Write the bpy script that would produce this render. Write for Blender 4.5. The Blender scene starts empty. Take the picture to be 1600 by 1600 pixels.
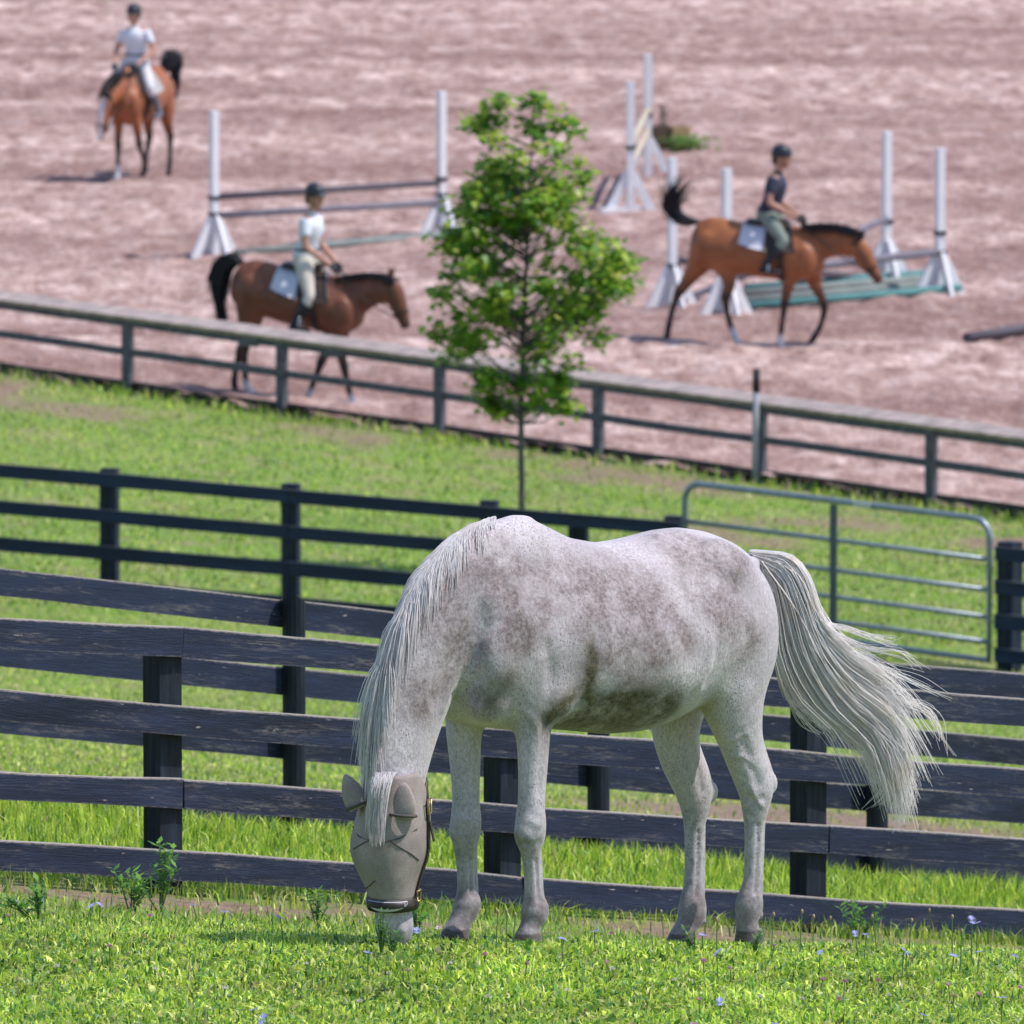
import bpy, bmesh, math, random
import numpy as np
from mathutils import Vector, Matrix, Quaternion
from mathutils.bvhtree import BVHTree
R = math.radians
random.seed(7); rng = np.random.default_rng(7)
scene = bpy.context.scene
COL = scene.collection

# ------------------------------------------------------------------ camera, sky, sun, exposure
FPX = 14760.0; PITCH = R(6.80); CAMZ = 11.5            # focal length in photo pixels (1600 wide)
cam_d = bpy.data.cameras.new('camera'); cam = bpy.data.objects.new('camera', cam_d); COL.objects.link(cam)
cam.location = (0, 0, CAMZ); cam.rotation_euler = (R(90) - PITCH, 0, 0)
cam_d.sensor_width = 36; cam_d.lens = 36 * FPX / 1600; cam_d.clip_start = 0.5; cam_d.clip_end = 6000
cam_d.dof.use_dof = True; cam_d.dof.focus_distance = 36.3; cam_d.dof.aperture_fstop = 9.6; cam_d.dof.aperture_blades = 0
scene.camera = cam
TOSUN = Vector((0.992, -0.12, 0)).normalized(); ELEV = R(59)
TOSUN = Vector((TOSUN.x * math.cos(ELEV), TOSUN.y * math.cos(ELEV), math.sin(ELEV)))
world = bpy.data.worlds.new('World'); scene.world = world; world.use_nodes = True
wn = world.node_tree.nodes; bg = wn['Background']
sky = wn.new('ShaderNodeTexSky'); sky.sky_type = 'NISHITA'; sky.sun_disc = False
sky.sun_elevation = ELEV; sky.sun_rotation = math.atan2(TOSUN.x, TOSUN.y); sky.air_density = 1.0; sky.dust_density = .7; sky.ozone_density = 2.0
world.node_tree.links.new(sky.outputs[0], bg.inputs[0]); bg.inputs[1].default_value = 0.15
sun_d = bpy.data.lights.new('sun', 'SUN'); sun_d.energy = 3.6; sun_d.angle = R(0.53); sun_d.color = (1.0, 0.95, 0.88)
sun = bpy.data.objects.new('sun', sun_d); COL.objects.link(sun)
sun.rotation_euler = (-TOSUN).to_track_quat('-Z', 'Y').to_euler(); sun.location = (20, 20, 40)
scene.view_settings.view_transform = 'Standard'; scene.view_settings.look = 'None'
scene.view_settings.exposure = 0.36; scene.view_settings.gamma = 1.0
scene.view_settings.use_curve_mapping = False

# ------------------------------------------------------------------ helpers
CAMP = np.array([0, 0, CAMZ])
C_F = np.array([0, math.cos(PITCH), -math.sin(PITCH)]); C_U = np.array([0, math.sin(PITCH), math.cos(PITCH)]); C_R = np.array([1., 0, 0])
def ray(px, py): return C_F + C_R * (px - 800) / FPX - C_U * (py - 800) / FPX
def at(px, py, D):                       # point on a photo pixel's ray at world depth Y = D
    r = ray(px, py); return CAMP + r * (D / r[1])

def tag(o, label=None, cat=None, group=None, kind=None):
    if label: o['label'] = label
    if cat: o['category'] = cat
    if group: o['group'] = group
    if kind: o['kind'] = kind
    return o
def empty(name, loc=(0, 0, 0), rz=0, label=None, cat=None, group=None):
    o = bpy.data.objects.new(name, None); COL.objects.link(o); o.location = loc; o.rotation_euler = (0, 0, rz); o.empty_display_size = .1
    return tag(o, label, cat, group)
def link_mesh(name, me, mat=None, parent=None, smooth=False, loc=None):
    if mat is not None:
        for m in (mat if isinstance(mat, (list, tuple)) else [mat]): me.materials.append(m)
    o = bpy.data.objects.new(name, me); COL.objects.link(o)
    if parent: o.parent = parent
    if loc is not None: o.location = loc
    if smooth: me.polygons.foreach_set('use_smooth', [True] * len(me.polygons))
    return o

class MB:
    def __init__(s): s.v = []; s.f = []; s.m = []
    def add(s, vs, fs, mi=0):
        b = len(s.v); s.v += [tuple(float(c) for c in p) for p in vs]
        s.f += [tuple(b + i for i in f) for f in fs]; s.m += [mi] * len(fs); return s
    def box(s, c, size, rz=0, M=None, mi=0):
        sx, sy, sz = [d / 2 for d in size]; vs = []
        for z in (-sz, sz):
            for (x, y) in ((-sx, -sy), (sx, -sy), (sx, sy), (-sx, sy)):
                p = Vector((x, y, z))
                if M is not None: p = M @ p
                else: p = Matrix.Rotation(rz, 3, 'Z') @ p
                vs.append((p.x + c[0], p.y + c[1], p.z + c[2]))
        return s.add(vs, [(3, 2, 1, 0), (4, 5, 6, 7), (0, 1, 5, 4), (1, 2, 6, 5), (2, 3, 7, 6), (3, 0, 4, 7)], mi)
    def beam(s, a, b, w, h, up=(0, 0, 1), mi=0):                      # bar from a to b, w across, h in the 'up' sense
        a = Vector(a); b = Vector(b); d = (b - a); L = d.length; d.normalize(); u = Vector(up)
        sd = d.cross(u)
        if sd.length < 1e-4: sd = d.cross(Vector((0, 1, 0)))
        sd.normalize(); u = sd.cross(d)
        M = Matrix((d, sd, u)).transposed()
        return s.box((a + b) / 2, (L, w, h), M=M, mi=mi)
    def tube(s, pts, rad, n=8, cap=True, mi=0):
        pts = [Vector(p) for p in pts]; k = len(pts)
        if not isinstance(rad, (list, tuple)): rad = [rad] * k
        vs = []; ref = None
        for i, p in enumerate(pts):
            t = (pts[min(i + 1, k - 1)] - pts[max(i - 1, 0)]).normalized()
            if ref is None: ref = Vector((0, 0, 1)) if abs(t.z) < .9 else Vector((1, 0, 0))
            u = (ref - t * ref.dot(t))
            if u.length < 1e-5: u = t.orthogonal()
            u.normalize(); ref = u; w = t.cross(u)
            for j in range(n):
                a = 2 * math.pi * j / n; vs.append(p + u * math.cos(a) * rad[i] + w * math.sin(a) * rad[i])
        fs = [(i * n + j, i * n + (j + 1) % n, (i + 1) * n + (j + 1) % n, (i + 1) * n + j) for i in range(k - 1) for j in range(n)]
        if cap: fs += [tuple(range(n - 1, -1, -1)), tuple((k - 1) * n + j for j in range(n))]
        return s.add(vs, fs, mi)
    def loft(s, secs, n=20, lat=(0, 1, 0), mi=0, planes=None):
        """secs: (center, r_lat, r_in) or with own lateral axis as a 4th entry; section planes follow the path."""
        k = len(secs); P = [Vector(q[0]) for q in secs]; vs = []
        for i, q in enumerate(secs):
            t = (P[min(i + 1, k - 1)] - P[max(i - 1, 0)]).normalized() if planes is None else Vector(planes)
            l = Vector(q[3]) if len(q) > 3 else Vector(lat)
            l = (l - t * l.dot(t)).normalized(); w = t.cross(l)
            for j in range(n):
                a = 2 * math.pi * j / n
                vs.append(P[i] + l * (math.cos(a) * q[1]) + w * (math.sin(a) * q[2]))
        fs = [(i * n + j, i * n + (j + 1) % n, (i + 1) * n + (j + 1) % n, (i + 1) * n + j) for i in range(k - 1) for j in range(n)]
        # rounded ends
        t0 = (P[0] - P[1]).normalized(); t1 = (P[-1] - P[-2]).normalized()
        b0 = len(vs); vs.append(P[0] + t0 * min(secs[0][1], secs[0][2]) * .45); vs.append(P[-1] + t1 * min(secs[-1][1], secs[-1][2]) * .25)
        fs += [(b0, (j + 1) % n, j) for j in range(n)] + [(b0 + 1, (k - 1) * n + j, (k - 1) * n + (j + 1) % n) for j in range(n)]
        return s.add(vs, fs, mi)
    def ball(s, c, r, M=None, n=12, m=8, mi=0):
        if not isinstance(r, (list, tuple)): r = (r, r, r)
        vs = []; c = Vector(c)
        def T(p):
            p = Vector((p[0] * r[0], p[1] * r[1], p[2] * r[2]))
            return (M @ p if M is not None else p) + c
        vs.append(T((0, 0, 1)))
        for i in range(1, m):
            th = math.pi * i / m
            for j in range(n):
                ph = 2 * math.pi * j / n; vs.append(T((math.sin(th) * math.cos(ph), math.sin(th) * math.sin(ph), math.cos(th))))
        vs.append(T((0, 0, -1))); e = len(vs) - 1
        fs = [(0, 1 + j, 1 + (j + 1) % n) for j in range(n)]
        for i in range(m - 2):
            for j in range(n):
                a = 1 + i * n + j; b = 1 + i * n + (j + 1) % n; fs.append((a, a + n, b + n, b))
        fs += [(e, 1 + (m - 2) * n + (j + 1) % n, 1 + (m - 2) * n + j) for j in range(n)]
        return s.add(vs, fs, mi)
    def mesh(s, name):
        me = bpy.data.meshes.new(name); me.from_pydata(s.v, [], s.f)
        if any(s.m): me.polygons.foreach_set('material_index', s.m)
        me.update(); return me
    def build(s, name, mat, parent=None, smooth=False, loc=None):
        return link_mesh(name, s.mesh(name), mat, parent, smooth, loc)
    def solid(s, name, mat, parent=None, voxel=.012, it=4, fac=.5, loc=None):      # one continuous skin round everything added
        me = s.mesh(name + '_raw'); t = bpy.data.objects.new('raw', me); COL.objects.link(t)
        m = t.modifiers.new('r', 'REMESH'); m.mode = 'VOXEL'; m.voxel_size = voxel
        if it: q = t.modifiers.new('s', 'SMOOTH'); q.factor = fac; q.iterations = it
        dg = bpy.context.evaluated_depsgraph_get(); dg.update()
        out = bpy.data.meshes.new_from_object(t.evaluated_get(dg)); out.name = name
        bpy.data.objects.remove(t); bpy.data.meshes.remove(me); out.materials.clear()
        return link_mesh(name, out, mat, parent, True, loc)

def fast_mesh(name, V, faces_quads=None, faces_tris=None, mat=None, parent=None, smooth=False, attrs=None):
    """numpy arrays -> mesh object"""
    me = bpy.data.meshes.new(name); me.vertices.add(len(V)); me.vertices.foreach_set('co', np.asarray(V, dtype=np.float32).ravel())
    loops = []; starts = []; tot = 0
    for F, n in ((faces_quads, 4), (faces_tris, 3)):
        if F is None or len(F) == 0: continue
        F = np.asarray(F, dtype=np.int32); loops.append(F.ravel()); starts.append(tot + np.arange(len(F)) * n); tot += F.size
    me.loops.add(tot); me.loops.foreach_set('vertex_index', np.concatenate(loops).astype(np.int32))
    st = np.concatenate(starts).astype(np.int32); me.polygons.add(len(st)); me.polygons.foreach_set('loop_start', st)
    me.update(calc_edges=True); me.validate()
    for k, a in (attrs or {}).items():
        a = np.asarray(a, dtype=np.float32)
        if a.ndim == 1: me.attributes.new(k, 'FLOAT', 'POINT').data.foreach_set('value', a)
        else:
            if a.shape[1] == 3: a = np.concatenate([a, np.ones((len(a), 1), np.float32)], 1)
            me.attributes.new(k, 'FLOAT_COLOR', 'POINT').data.foreach_set('color', a.ravel())
    return link_mesh(name, me, mat, parent, smooth)

def relax(o, iters, w):
    """blend muscles into one another: Laplacian smoothing, weight w per vertex"""
    me = o.data; e = np.empty(len(me.edges) * 2, np.int32); me.edges.foreach_get('vertices', e); e = e.reshape(-1, 2); n = len(me.vertices); c = coords(o)
    i = np.concatenate([e[:, 0], e[:, 1]]); j = np.concatenate([e[:, 1], e[:, 0]]); deg = np.maximum(np.bincount(i, minlength=n), 1); w = (np.asarray(w) * .6)[:, None]
    for _ in range(iters):
        a = np.stack([np.bincount(i, weights=c[j, k], minlength=n) for k in range(3)], 1) / deg[:, None]; c = c + (a - c) * w
    me.vertices.foreach_set('co', c.astype(np.float32).ravel()); me.update()
def set_attr(o, k, a):
    me = o.data; at_ = me.attributes.new(k, 'FLOAT', 'POINT'); at_.data.foreach_set('value', np.asarray(a, dtype=np.float32))
def coords(o):
    n = len(o.data.vertices); a = np.empty(n * 3, np.float32); o.data.vertices.foreach_get('co', a); return a.reshape(-1, 3).astype(float)

# ---- value noise for geometry
_perm = rng.random((256, 256))
def vnoise(x, y, s=1.0):
    x = np.asarray(x) / s; y = np.asarray(y) / s
    xi = np.floor(x).astype(int); yi = np.floor(y).astype(int); fx = x - xi; fy = y - yi
    fx = fx * fx * (3 - 2 * fx); fy = fy * fy * (3 - 2 * fy)
    g = lambda a, b: _perm[a % 256, b % 256]
    return (g(xi, yi) * (1 - fx) + g(xi + 1, yi) * fx) * (1 - fy) + (g(xi, yi + 1) * (1 - fx) + g(xi + 1, yi + 1) * fx) * fy
def fbm(x, y, s=1.0, o=4):
    v = 0; a = .5; t = 0
    for i in range(o): v = v + a * vnoise(np.asarray(x) + 17.3 * i, np.asarray(y) + 9.1 * i, s / 2 ** i); t += a; a *= .55
    return v / t

# ------------------------------------------------------------------ materials
class NT:
    def __init__(s, name):
        s.m = bpy.data.materials.new(name); s.m.use_nodes = True; s.t = s.m.node_tree; s.b = s.t.nodes['Principled BSDF']
        s.b.inputs['Specular IOR Level'].default_value = .3
    def n(s, typ, **kw):
        nd = s.t.nodes.new(typ)
        for k, v in kw.items():
            if k in nd.inputs: nd.inputs[k].default_value = v
            else: setattr(nd, k, v)
        return nd
    def l(s, a, b): s.t.links.new(a, b)
    def coord(s, scale=(1, 1, 1), src='Object'):
        tc = s.n('ShaderNodeTexCoord'); mp = s.n('ShaderNodeMapping'); mp.inputs['Scale'].default_value = scale; s.l(tc.outputs[src], mp.inputs[0]); return mp.outputs[0]
    def noise(s, vec, scale, detail=4, rough=.6, dist=0):
        q = s.n('ShaderNodeTexNoise'); q.inputs['Scale'].default_value = scale; q.inputs['Detail'].default_value = detail; q.inputs['Roughness'].default_value = rough
        q.inputs['Distortion'].default_value = dist
        if vec is not None: s.l(vec, q.inputs['Vector'])
        return q.outputs['Fac']
    def ramp(s, fac, stops):
        r = s.n('ShaderNodeValToRGB'); e = r.color_ramp.elements
        while len(e) < len(stops): e.new(.5)
        for i, (p, c) in enumerate(stops):
            e[i].position = p; e[i].color = (*(c if isinstance(c, (tuple, list)) else (c, c, c)), 1)
        s.l(fac, r.inputs[0]); return r.outputs[0]
    def mix(s, fac, a, b, mode='MIX'):
        q = s.n('ShaderNodeMix', data_type='RGBA', blend_type=mode)
        for v, i in ((fac, 0), (a, 6), (b, 7)):
            if hasattr(v, 'is_output'): s.l(v, q.inputs[i])
            else: q.inputs[i].default_value = (*v, 1) if isinstance(v, (tuple, list)) else v
        return q.outputs[2]
    def math(s, op, a, b=None):
        q = s.n('ShaderNodeMath', operation=op)
        for v, i in ((a, 0), (b, 1)):
            if v is None: continue
            if hasattr(v, 'is_output'): s.l(v, q.inputs[i])
            else: q.inputs[i].default_value = v
        return q.outputs[0]
    def attr(s, name, out='Fac'):
        q = s.n('ShaderNodeAttribute'); q.attribute_name = name; return q.outputs[out]
    def bump(s, h, dist=.01, strength=1.0):
        q = s.n('ShaderNodeBump'); q.inputs['Distance'].default_value = dist; q.inputs['Strength'].default_value = strength
        s.l(h, q.inputs['Height']); s.l(q.outputs[0], s.b.inputs['Normal']); return q
    def color(s, c):
        if hasattr(c, 'is_output'): s.l(c, s.b.inputs['Base Color'])
        else: s.b.inputs['Base Color'].default_value = (*c, 1)
    def rough(s, v): s.b.inputs['Roughness'].default_value = v

def simple(name, c1, c2=None, scale=8, rough=.6, bump=0, bscale=60, stretch=(1, 1, 1), metal=0):
    M = NT(name); M.rough(rough); v = M.coord(stretch)
    if c2 is None: c2 = tuple(x * .8 for x in c1)
    M.color(M.ramp(M.noise(v, scale, 5), [(.3, c2), (.7, c1)]))
    if bump: M.bump(M.noise(v, bscale, 4), bump)
    M.b.inputs['Metallic'].default_value = metal
    return M.m

def black_paint(name, base=(.018, .021, .03), worn=(.17, .155, .16), bare=(.40, .345, .335), amount=.0):
    """old black fence paint: grain runs along each board (attributes lx = metres along, edge = -1 bottom .. 1 top)"""
    M = NT(name); M.rough(.66); rnd = M.n('ShaderNodeObjectInfo').outputs['Random']; u = M.attr('lx'); e = M.attr('edge')
    def vec(a, b):
        c = M.n('ShaderNodeCombineXYZ'); M.l(M.math('ADD', M.math('MULTIPLY', u, a), M.math('MULTIPLY', rnd, 37.)), c.inputs[0]); M.l(M.math('MULTIPLY', e, b), c.inputs[1]); M.l(M.math('MULTIPLY', rnd, 11.), c.inputs[2]); return c.outputs[0]
    grain = M.noise(vec(2.2, 4.5), 3.0, 7, .7); tone = M.noise(vec(1.0, .45), 1.6, 5, .6); fine = M.noise(vec(14., 3.), 3.0, 4, .7)
    col = M.ramp(tone, [(.30, tuple(x * .55 for x in base)), (.5, base), (.72, tuple(x * 2.1 for x in base))])
    col = M.mix(M.math('MULTIPLY', rnd, .45), col, tuple(x * 2.4 for x in base))
    col = M.mix(M.ramp(grain, [(.50, 0.), (.72, .55)]), col, tuple(x * 3.2 for x in base))
    col = M.mix(M.ramp(grain, [(.30, .7), (.42, 0.)]), col, tuple(x * .35 for x in base))
    peel = M.math('MULTIPLY', M.ramp(M.noise(vec(1.3, .7), 1.5, 6, .7), [(.54 - amount, 0.), (.68 - amount, 1.)]), M.ramp(M.noise(vec(6., 3.), 2.4, 6, .75), [(.46, 0.), (.60, .9)]))
    col = M.mix(peel, col, worn)
    chip = M.ramp(M.noise(vec(5., 2.), 2.0, 3, .6), [(.70, 0.), (.74, 1.)]); col = M.mix(chip, col, bare)
    worn_lit_top = M.ramp(M.math('ADD', e, M.math('MULTIPLY', M.math('SUBTRACT', fine, .5), .30)), [(.86, 0.), (.95, 1.)]); col = M.mix(worn_lit_top, col, bare)  # pale upper edge: worn paint, plus the sunlit board top painted onto the face
    eb = M.ramp(M.math('ADD', M.math('MULTIPLY', e, -1.), M.math('MULTIPLY', M.math('SUBTRACT', fine, .5), .45)), [(.93, 0.), (1.0, .6)]); col = M.mix(eb, col, worn)
    M.color(col); M.bump(M.math('ADD', grain, M.math('MULTIPLY', fine, .4)), .006, .9)
    return M.m
def post_paint(name, base):
    M = NT(name); M.rough(.7); v = M.coord((14, 14, 1.2)); g = M.noise(v, 2.0, 6, .7); w = M.noise(M.coord(), 7, 6, .7)
    col = M.ramp(g, [(.30, tuple(x * .3 for x in base)), (.5, base), (.75, tuple(x * 2.6 for x in base))])
    M.color(M.mix(M.ramp(w, [(.64, 0.), (.72, .6)]), col, (.16, .15, .16))); M.bump(g, .008, 1.0); return M.m

# leaf / grass: diffuse with light coming through
def leaf_mat(name, attr='col', trans=.35, rough=.42, const=None):
    M = NT(name); M.rough(rough); M.b.inputs['Specular IOR Level'].default_value = .5
    c = M.attr(attr, 'Color') if const is None else None
    tr = M.n('ShaderNodeBsdfTranslucent'); mx = M.n('ShaderNodeMixShader'); mx.inputs[0].default_value = trans
    if const is None:
        M.l(c, M.b.inputs['Base Color']); M.l(c, tr.inputs[0])
    else:
        M.color(const); tr.inputs[0].default_value = (*const, 1)
    out = M.t.nodes['Material Output']; M.l(M.b.outputs[0], mx.inputs[1]); M.l(tr.outputs[0], mx.inputs[2]); M.l(mx.outputs[0], out.inputs[0])
    return M.m
M_GRASS = leaf_mat('grass_blades', trans=.42)
M_LEAF = leaf_mat('leaves', trans=.5)
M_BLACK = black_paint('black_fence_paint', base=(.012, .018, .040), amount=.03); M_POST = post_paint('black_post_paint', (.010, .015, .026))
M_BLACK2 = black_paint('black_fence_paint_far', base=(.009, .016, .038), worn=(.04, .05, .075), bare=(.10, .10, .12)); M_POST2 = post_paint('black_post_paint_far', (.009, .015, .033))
M_GREYWOOD = simple('weathered_grey_wood', (.16, .16, .175), (.06, .065, .08), 3, .85, .006, 26, (1, 7, 7))
M_CAPWOOD = simple('sun_bleached_rail', (.55, .45, .43), (.27, .22, .215), 2.2, .85, .006, 26, (1, 7, 7))
M_GALV = simple('galvanised_tube', (.30, .34, .40), (.20, .23, .28), 12, .42, metal=.55)
M_WHITE = simple('white_painted_wood', (.80, .79, .82), (.68, .67, .71), 6, .55, .002, 40)
# ------------------------------------------------------------------ terrain
def fA(px): return (1377 + .0622 * px, 40.3 + (px) * .00247)        # foot of the near fence: photo row, depth
def fB(px): return (1268 + .083 * px, 44.0 + px * .0029)
def f2(px): return (922 + .088 * px, 85.3 - px * .0014)             # far black fence
def gt(px): return (978 + (px - 1068) * .135, 84.2 - (px - 1068) * .0042)
def fR(px): return (580 + .141 * px, 106.46 - .00478 * px)          # arena fence
ctrl = []
def cp(px, py, D): ctrl.append(at(px, py, D))
for px, py in ((-300, 1592), (400, 1598), (1000, 1602), (1900, 1612)): cp(px, py, 33.0)
HOOF = dict(FL=(828, 1476, 35.55), FR=(712, 1470, 35.65), HL=(1170, 1482, 36.39), HR=(1066, 1487, 36.49))
for h in HOOF.values(): cp(*h)
cp(300, 1468, 35.6); cp(1500, 1492, 36.6); cp(560, 1478, 35.1); cp(-100, 1462, 35.5)
for px in (-200, 255, 785, 1262, 1800): cp(px, *fA(px))
for px in (-200, 460, 935, 1370, 1800): cp(px, *fB(px))
for px in (-200, 455, 1050): cp(px, *f2(px))
for px in (1300, 1545, 1800): cp(px, *gt(px))
cp(813, 890, 90)
for px in (-300, 200, 687, 1187, 1455, 1900): cp(px, *fR(px))
for px, py in ((1160, 546), (-100, 520), (1700, 555), (700, 330), (100, 285), (1500, 285), (0, 0), (1600, 0)):
    ctrl.append(at(px, py, CAMZ / ((py + 960) / FPX)))
for x, y, z in ((0, -20, 10.3), (0, 0, 9.9), (0, 15, 8.2), (-40, 0, 10.2), (40, 0, 9.4), (0, 26, 6.65), (-50, 36, 6.6), (50, 36, 4.6), (-50, 60, 4.0), (50, 60, 2.0),
                (-50, 90, 1.2), (50, 90, -.4), (-40, 130, .15), (40, 130, -.15), (-40, 200, 0), (40, 200, 0), (0, 240, 0), (-60, 260, 0), (60, 260, 0), (0, 320, 0)):
    ctrl.append(np.array([x, y, z], float))
ctrl = np.array(ctrl); _n = len(ctrl)
def _phi(r2): return np.where(r2 > 1e-12, .5 * r2 * np.log(np.maximum(r2, 1e-12)), 0)
_d2 = ((ctrl[:, None, :2] - ctrl[None, :, :2]) ** 2).sum(-1)
_A = np.zeros((_n + 3, _n + 3)); _A[:_n, :_n] = _phi(_d2) + np.eye(_n) * .02
_A[:_n, _n] = 1; _A[:_n, _n + 1:] = ctrl[:, :2]; _A[_n, :_n] = 1; _A[_n + 1:, :_n] = ctrl[:, :2].T
_w = np.linalg.solve(_A, np.concatenate([ctrl[:, 2], [0, 0, 0]]))
def gz(x, y):
    x = np.clip(np.atleast_1d(np.asarray(x, float)), -58, 58); y = np.clip(np.atleast_1d(np.asarray(y, float)), -20, 300)
    out = np.empty(x.shape)
    xf = x.ravel(); yf = y.ravel(); of = out.ravel()
    for i in range(0, len(xf), 40000):
        a = xf[i:i + 40000]; b = yf[i:i + 40000]
        r2 = (a[:, None] - ctrl[None, :, 0]) ** 2 + (b[:, None] - ctrl[None, :, 1]) ** 2
        of[i:i + 40000] = _phi(r2) @ _w[:_n] + _w[_n] + a * _w[_n + 1] + b * _w[_n + 2]
    return of.reshape(x.shape)
def g1(x, y): return float(gz([x], [y])[0])
def onground(px, py, d0=28, d1=200, step=.25):       # where a photo pixel's sight line meets the ground
    ds = np.arange(d0, d1, step); r = ray(px, py); P = CAMP[None] + r[None] * (ds / r[1])[:, None]
    below = P[:, 2] < gz(P[:, 0], P[:, 1]); i = int(np.argmax(below)) if below.any() else len(ds) - 1
    return P[i]

# straight lines of the fences in plan
def line(f):
    a = at(0, *f(0)); b = at(1600, *f(1600)); return a, b
LA = line(fA); LB = line(fB); LR = line(fR)
def side(L, x, y):                                   # signed distance, + beyond the line
    (ax, ay, _), (bx, by, _) = L; n = math.hypot(bx - ax, by - ay); return ((bx - ax) * (y - ay) - (by - ay) * (x - ax)) / n
def yedge(x): return LR[0][1] + (LR[1][1] - LR[0][1]) / (LR[1][0] - LR[0][0]) * (np.asarray(x) - LR[0][0])
ARX0, ARX1, ARFAR = -30., 30., 177.2
def axis(segs):
    out = [segs[0][0]]
    for a, b, st in segs: out += list(np.linspace(a, b, max(2, int(round((b - a) / st)) + 1))[1:])
    return np.array(out)
gx = axis([(-2000, -300, 250), (-300, -60, 30), (-60, -14, 3), (-14, 14, .16), (14, 60, 3), (60, 300, 30), (300, 2000, 250)])
gy = axis([(-300, -20, 40), (-20, 26, 2), (26, 50, .13), (50, 70, .35), (70, 112, .3), (112, 180, 2.5), (180, 300, 10), (300, 900, 60), (900, 4000, 500)])
XX, YY = np.meshgrid(gx, gy); ZZ = gz(XX, YY)
def gbump(x, y): return np.clip(1 - np.abs(x) / 40, 0, 1) * ((fbm(x, y, 1.6, 4) - .5) * .06 + (fbm(x, y, .35, 3) - .5) * .03 * np.clip((52 - y) / 3, 0, 1) + (fbm(x + 50, y, 7, 2) - .5) * .10 * np.clip((y - 52) / 8, 0, 1))
ZZ += gbump(XX, YY)
inar = np.minimum.reduce([YY - yedge(XX), ARFAR - YY, XX - ARX0, ARX1 - XX])
ZZ -= .3 * np.clip((inar - .1) / .4, 0, 1)
# bare earth: trodden strip along the near fence, a track on the slope, dry margin outside the arena
PATCH = [(px, py, rx, ry) for px, py, rx, ry in ((620, 690, 1.0, 1.6), (760, 712, .8, 1.4), (905, 712, 1.1, 2.0), (965, 748, .9, 1.3), (1180, 835, 1.2, 2.2), (1400, 850, 1.3, 1.8), (1540, 850, .8, 1.2), (60, 630, 1.0, 1.2), (165, 648, .8, 1.2), (1290, 815, 1.0, 1.5), (470, 672, .7, 1.0))]
def _late(): pass
PATCH = [(onground(px, py, 84, 110, .1), rx, ry) for px, py, rx, ry in PATCH]
def dirt_at(x, y):
    a = side(LA, x, y); n = fbm(x, y, .9, 4); n2 = fbm(x + 31, y + 7, 3.0, 3)
    d = np.clip(1.5 - np.abs(a + .8) / .8, 0, 1) * np.clip((n - .40) * 6, 0, 1)
    d = np.maximum(d, np.clip(1.6 - np.hypot((x - 1.9) / 1.5, (y - 57.5) / 1.9), 0, 1) * np.clip((n2 - .2) * 6, 0, 1))
    e = y - yedge(x)
    d = np.maximum(d, np.clip(2.0 - np.abs(e + 2.6) / 1.3, 0, 1) * np.clip((n2 - .47) * 10, 0, 1))
    hd0 = np.min([np.hypot(x - at(*h)[0], (y - h[2] - .35) * .5) for h in HOOF.values()], 0); d = np.maximum(d, np.clip(1.6 - hd0 / .28, 0, 1) * np.clip((n - .40) * 7, 0, 1))
    for q, rx, ry in PATCH: d = np.maximum(d, np.clip(1.7 - 1.5 * np.hypot((x - q[0]) / rx, (y - q[1]) / ry), 0, 1) * np.clip((n - .40) * 6, 0, 1) * .85)
    return np.clip(d, 0, 1)
DIRT = dirt_at(XX, YY)
Mg = NT('meadow_ground'); v = Mg.coord()
g1_ = Mg.ramp(Mg.noise(v, .55, 6, .65), [(.32, (.15, .24, .04)), (.5, (.21, .33, .05)), (.66, (.31, .37, .10))])
g2_ = Mg.mix(Mg.ramp(Mg.noise(v, 6, 5, .7), [(.35, 0.), (.75, .75)]), g1_, (.20, .32, .06))
g3_ = Mg.mix(Mg.ramp(Mg.noise(v, 1.6, 5, .6), [(.50, 0.), (.66, .75)]), g2_, (.38, .32, .17))
earth = Mg.ramp(Mg.noise(v, 14, 5, .7), [(.3, (.14, .085, .06)), (.7, (.38, .27, .20))])
g4_ = Mg.mix(Mg.ramp(Mg.noise(v, 26, 6, .75), [(.38, .75), (.55, 0.)]), g3_, (.09, .15, .03)); g5_ = Mg.mix(Mg.ramp(Mg.noise(v, 40, 5, .75), [(.55, 0.), (.68, .7)]), g4_, (.42, .50, .13))
Mg.color(Mg.mix(Mg.attr('dirt'), g5_, earth)); Mg.rough(.9); Mg.bump(Mg.noise(v, 22, 5, .7), .05, .8)
nx, ny = len(gx), len(gy); idx = np.arange(nx * ny).reshape(ny, nx)
Q = np.stack([idx[:-1, :-1], idx[:-1, 1:], idx[1:, 1:], idx[1:, :-1]], -1).reshape(-1, 4)
ground = fast_mesh('ground', np.stack([XX, YY, ZZ], -1).reshape(-1, 3), Q, None, Mg.m, smooth=True, attrs={'dirt': DIRT.ravel()})
tag(ground, kind='structure')

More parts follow.
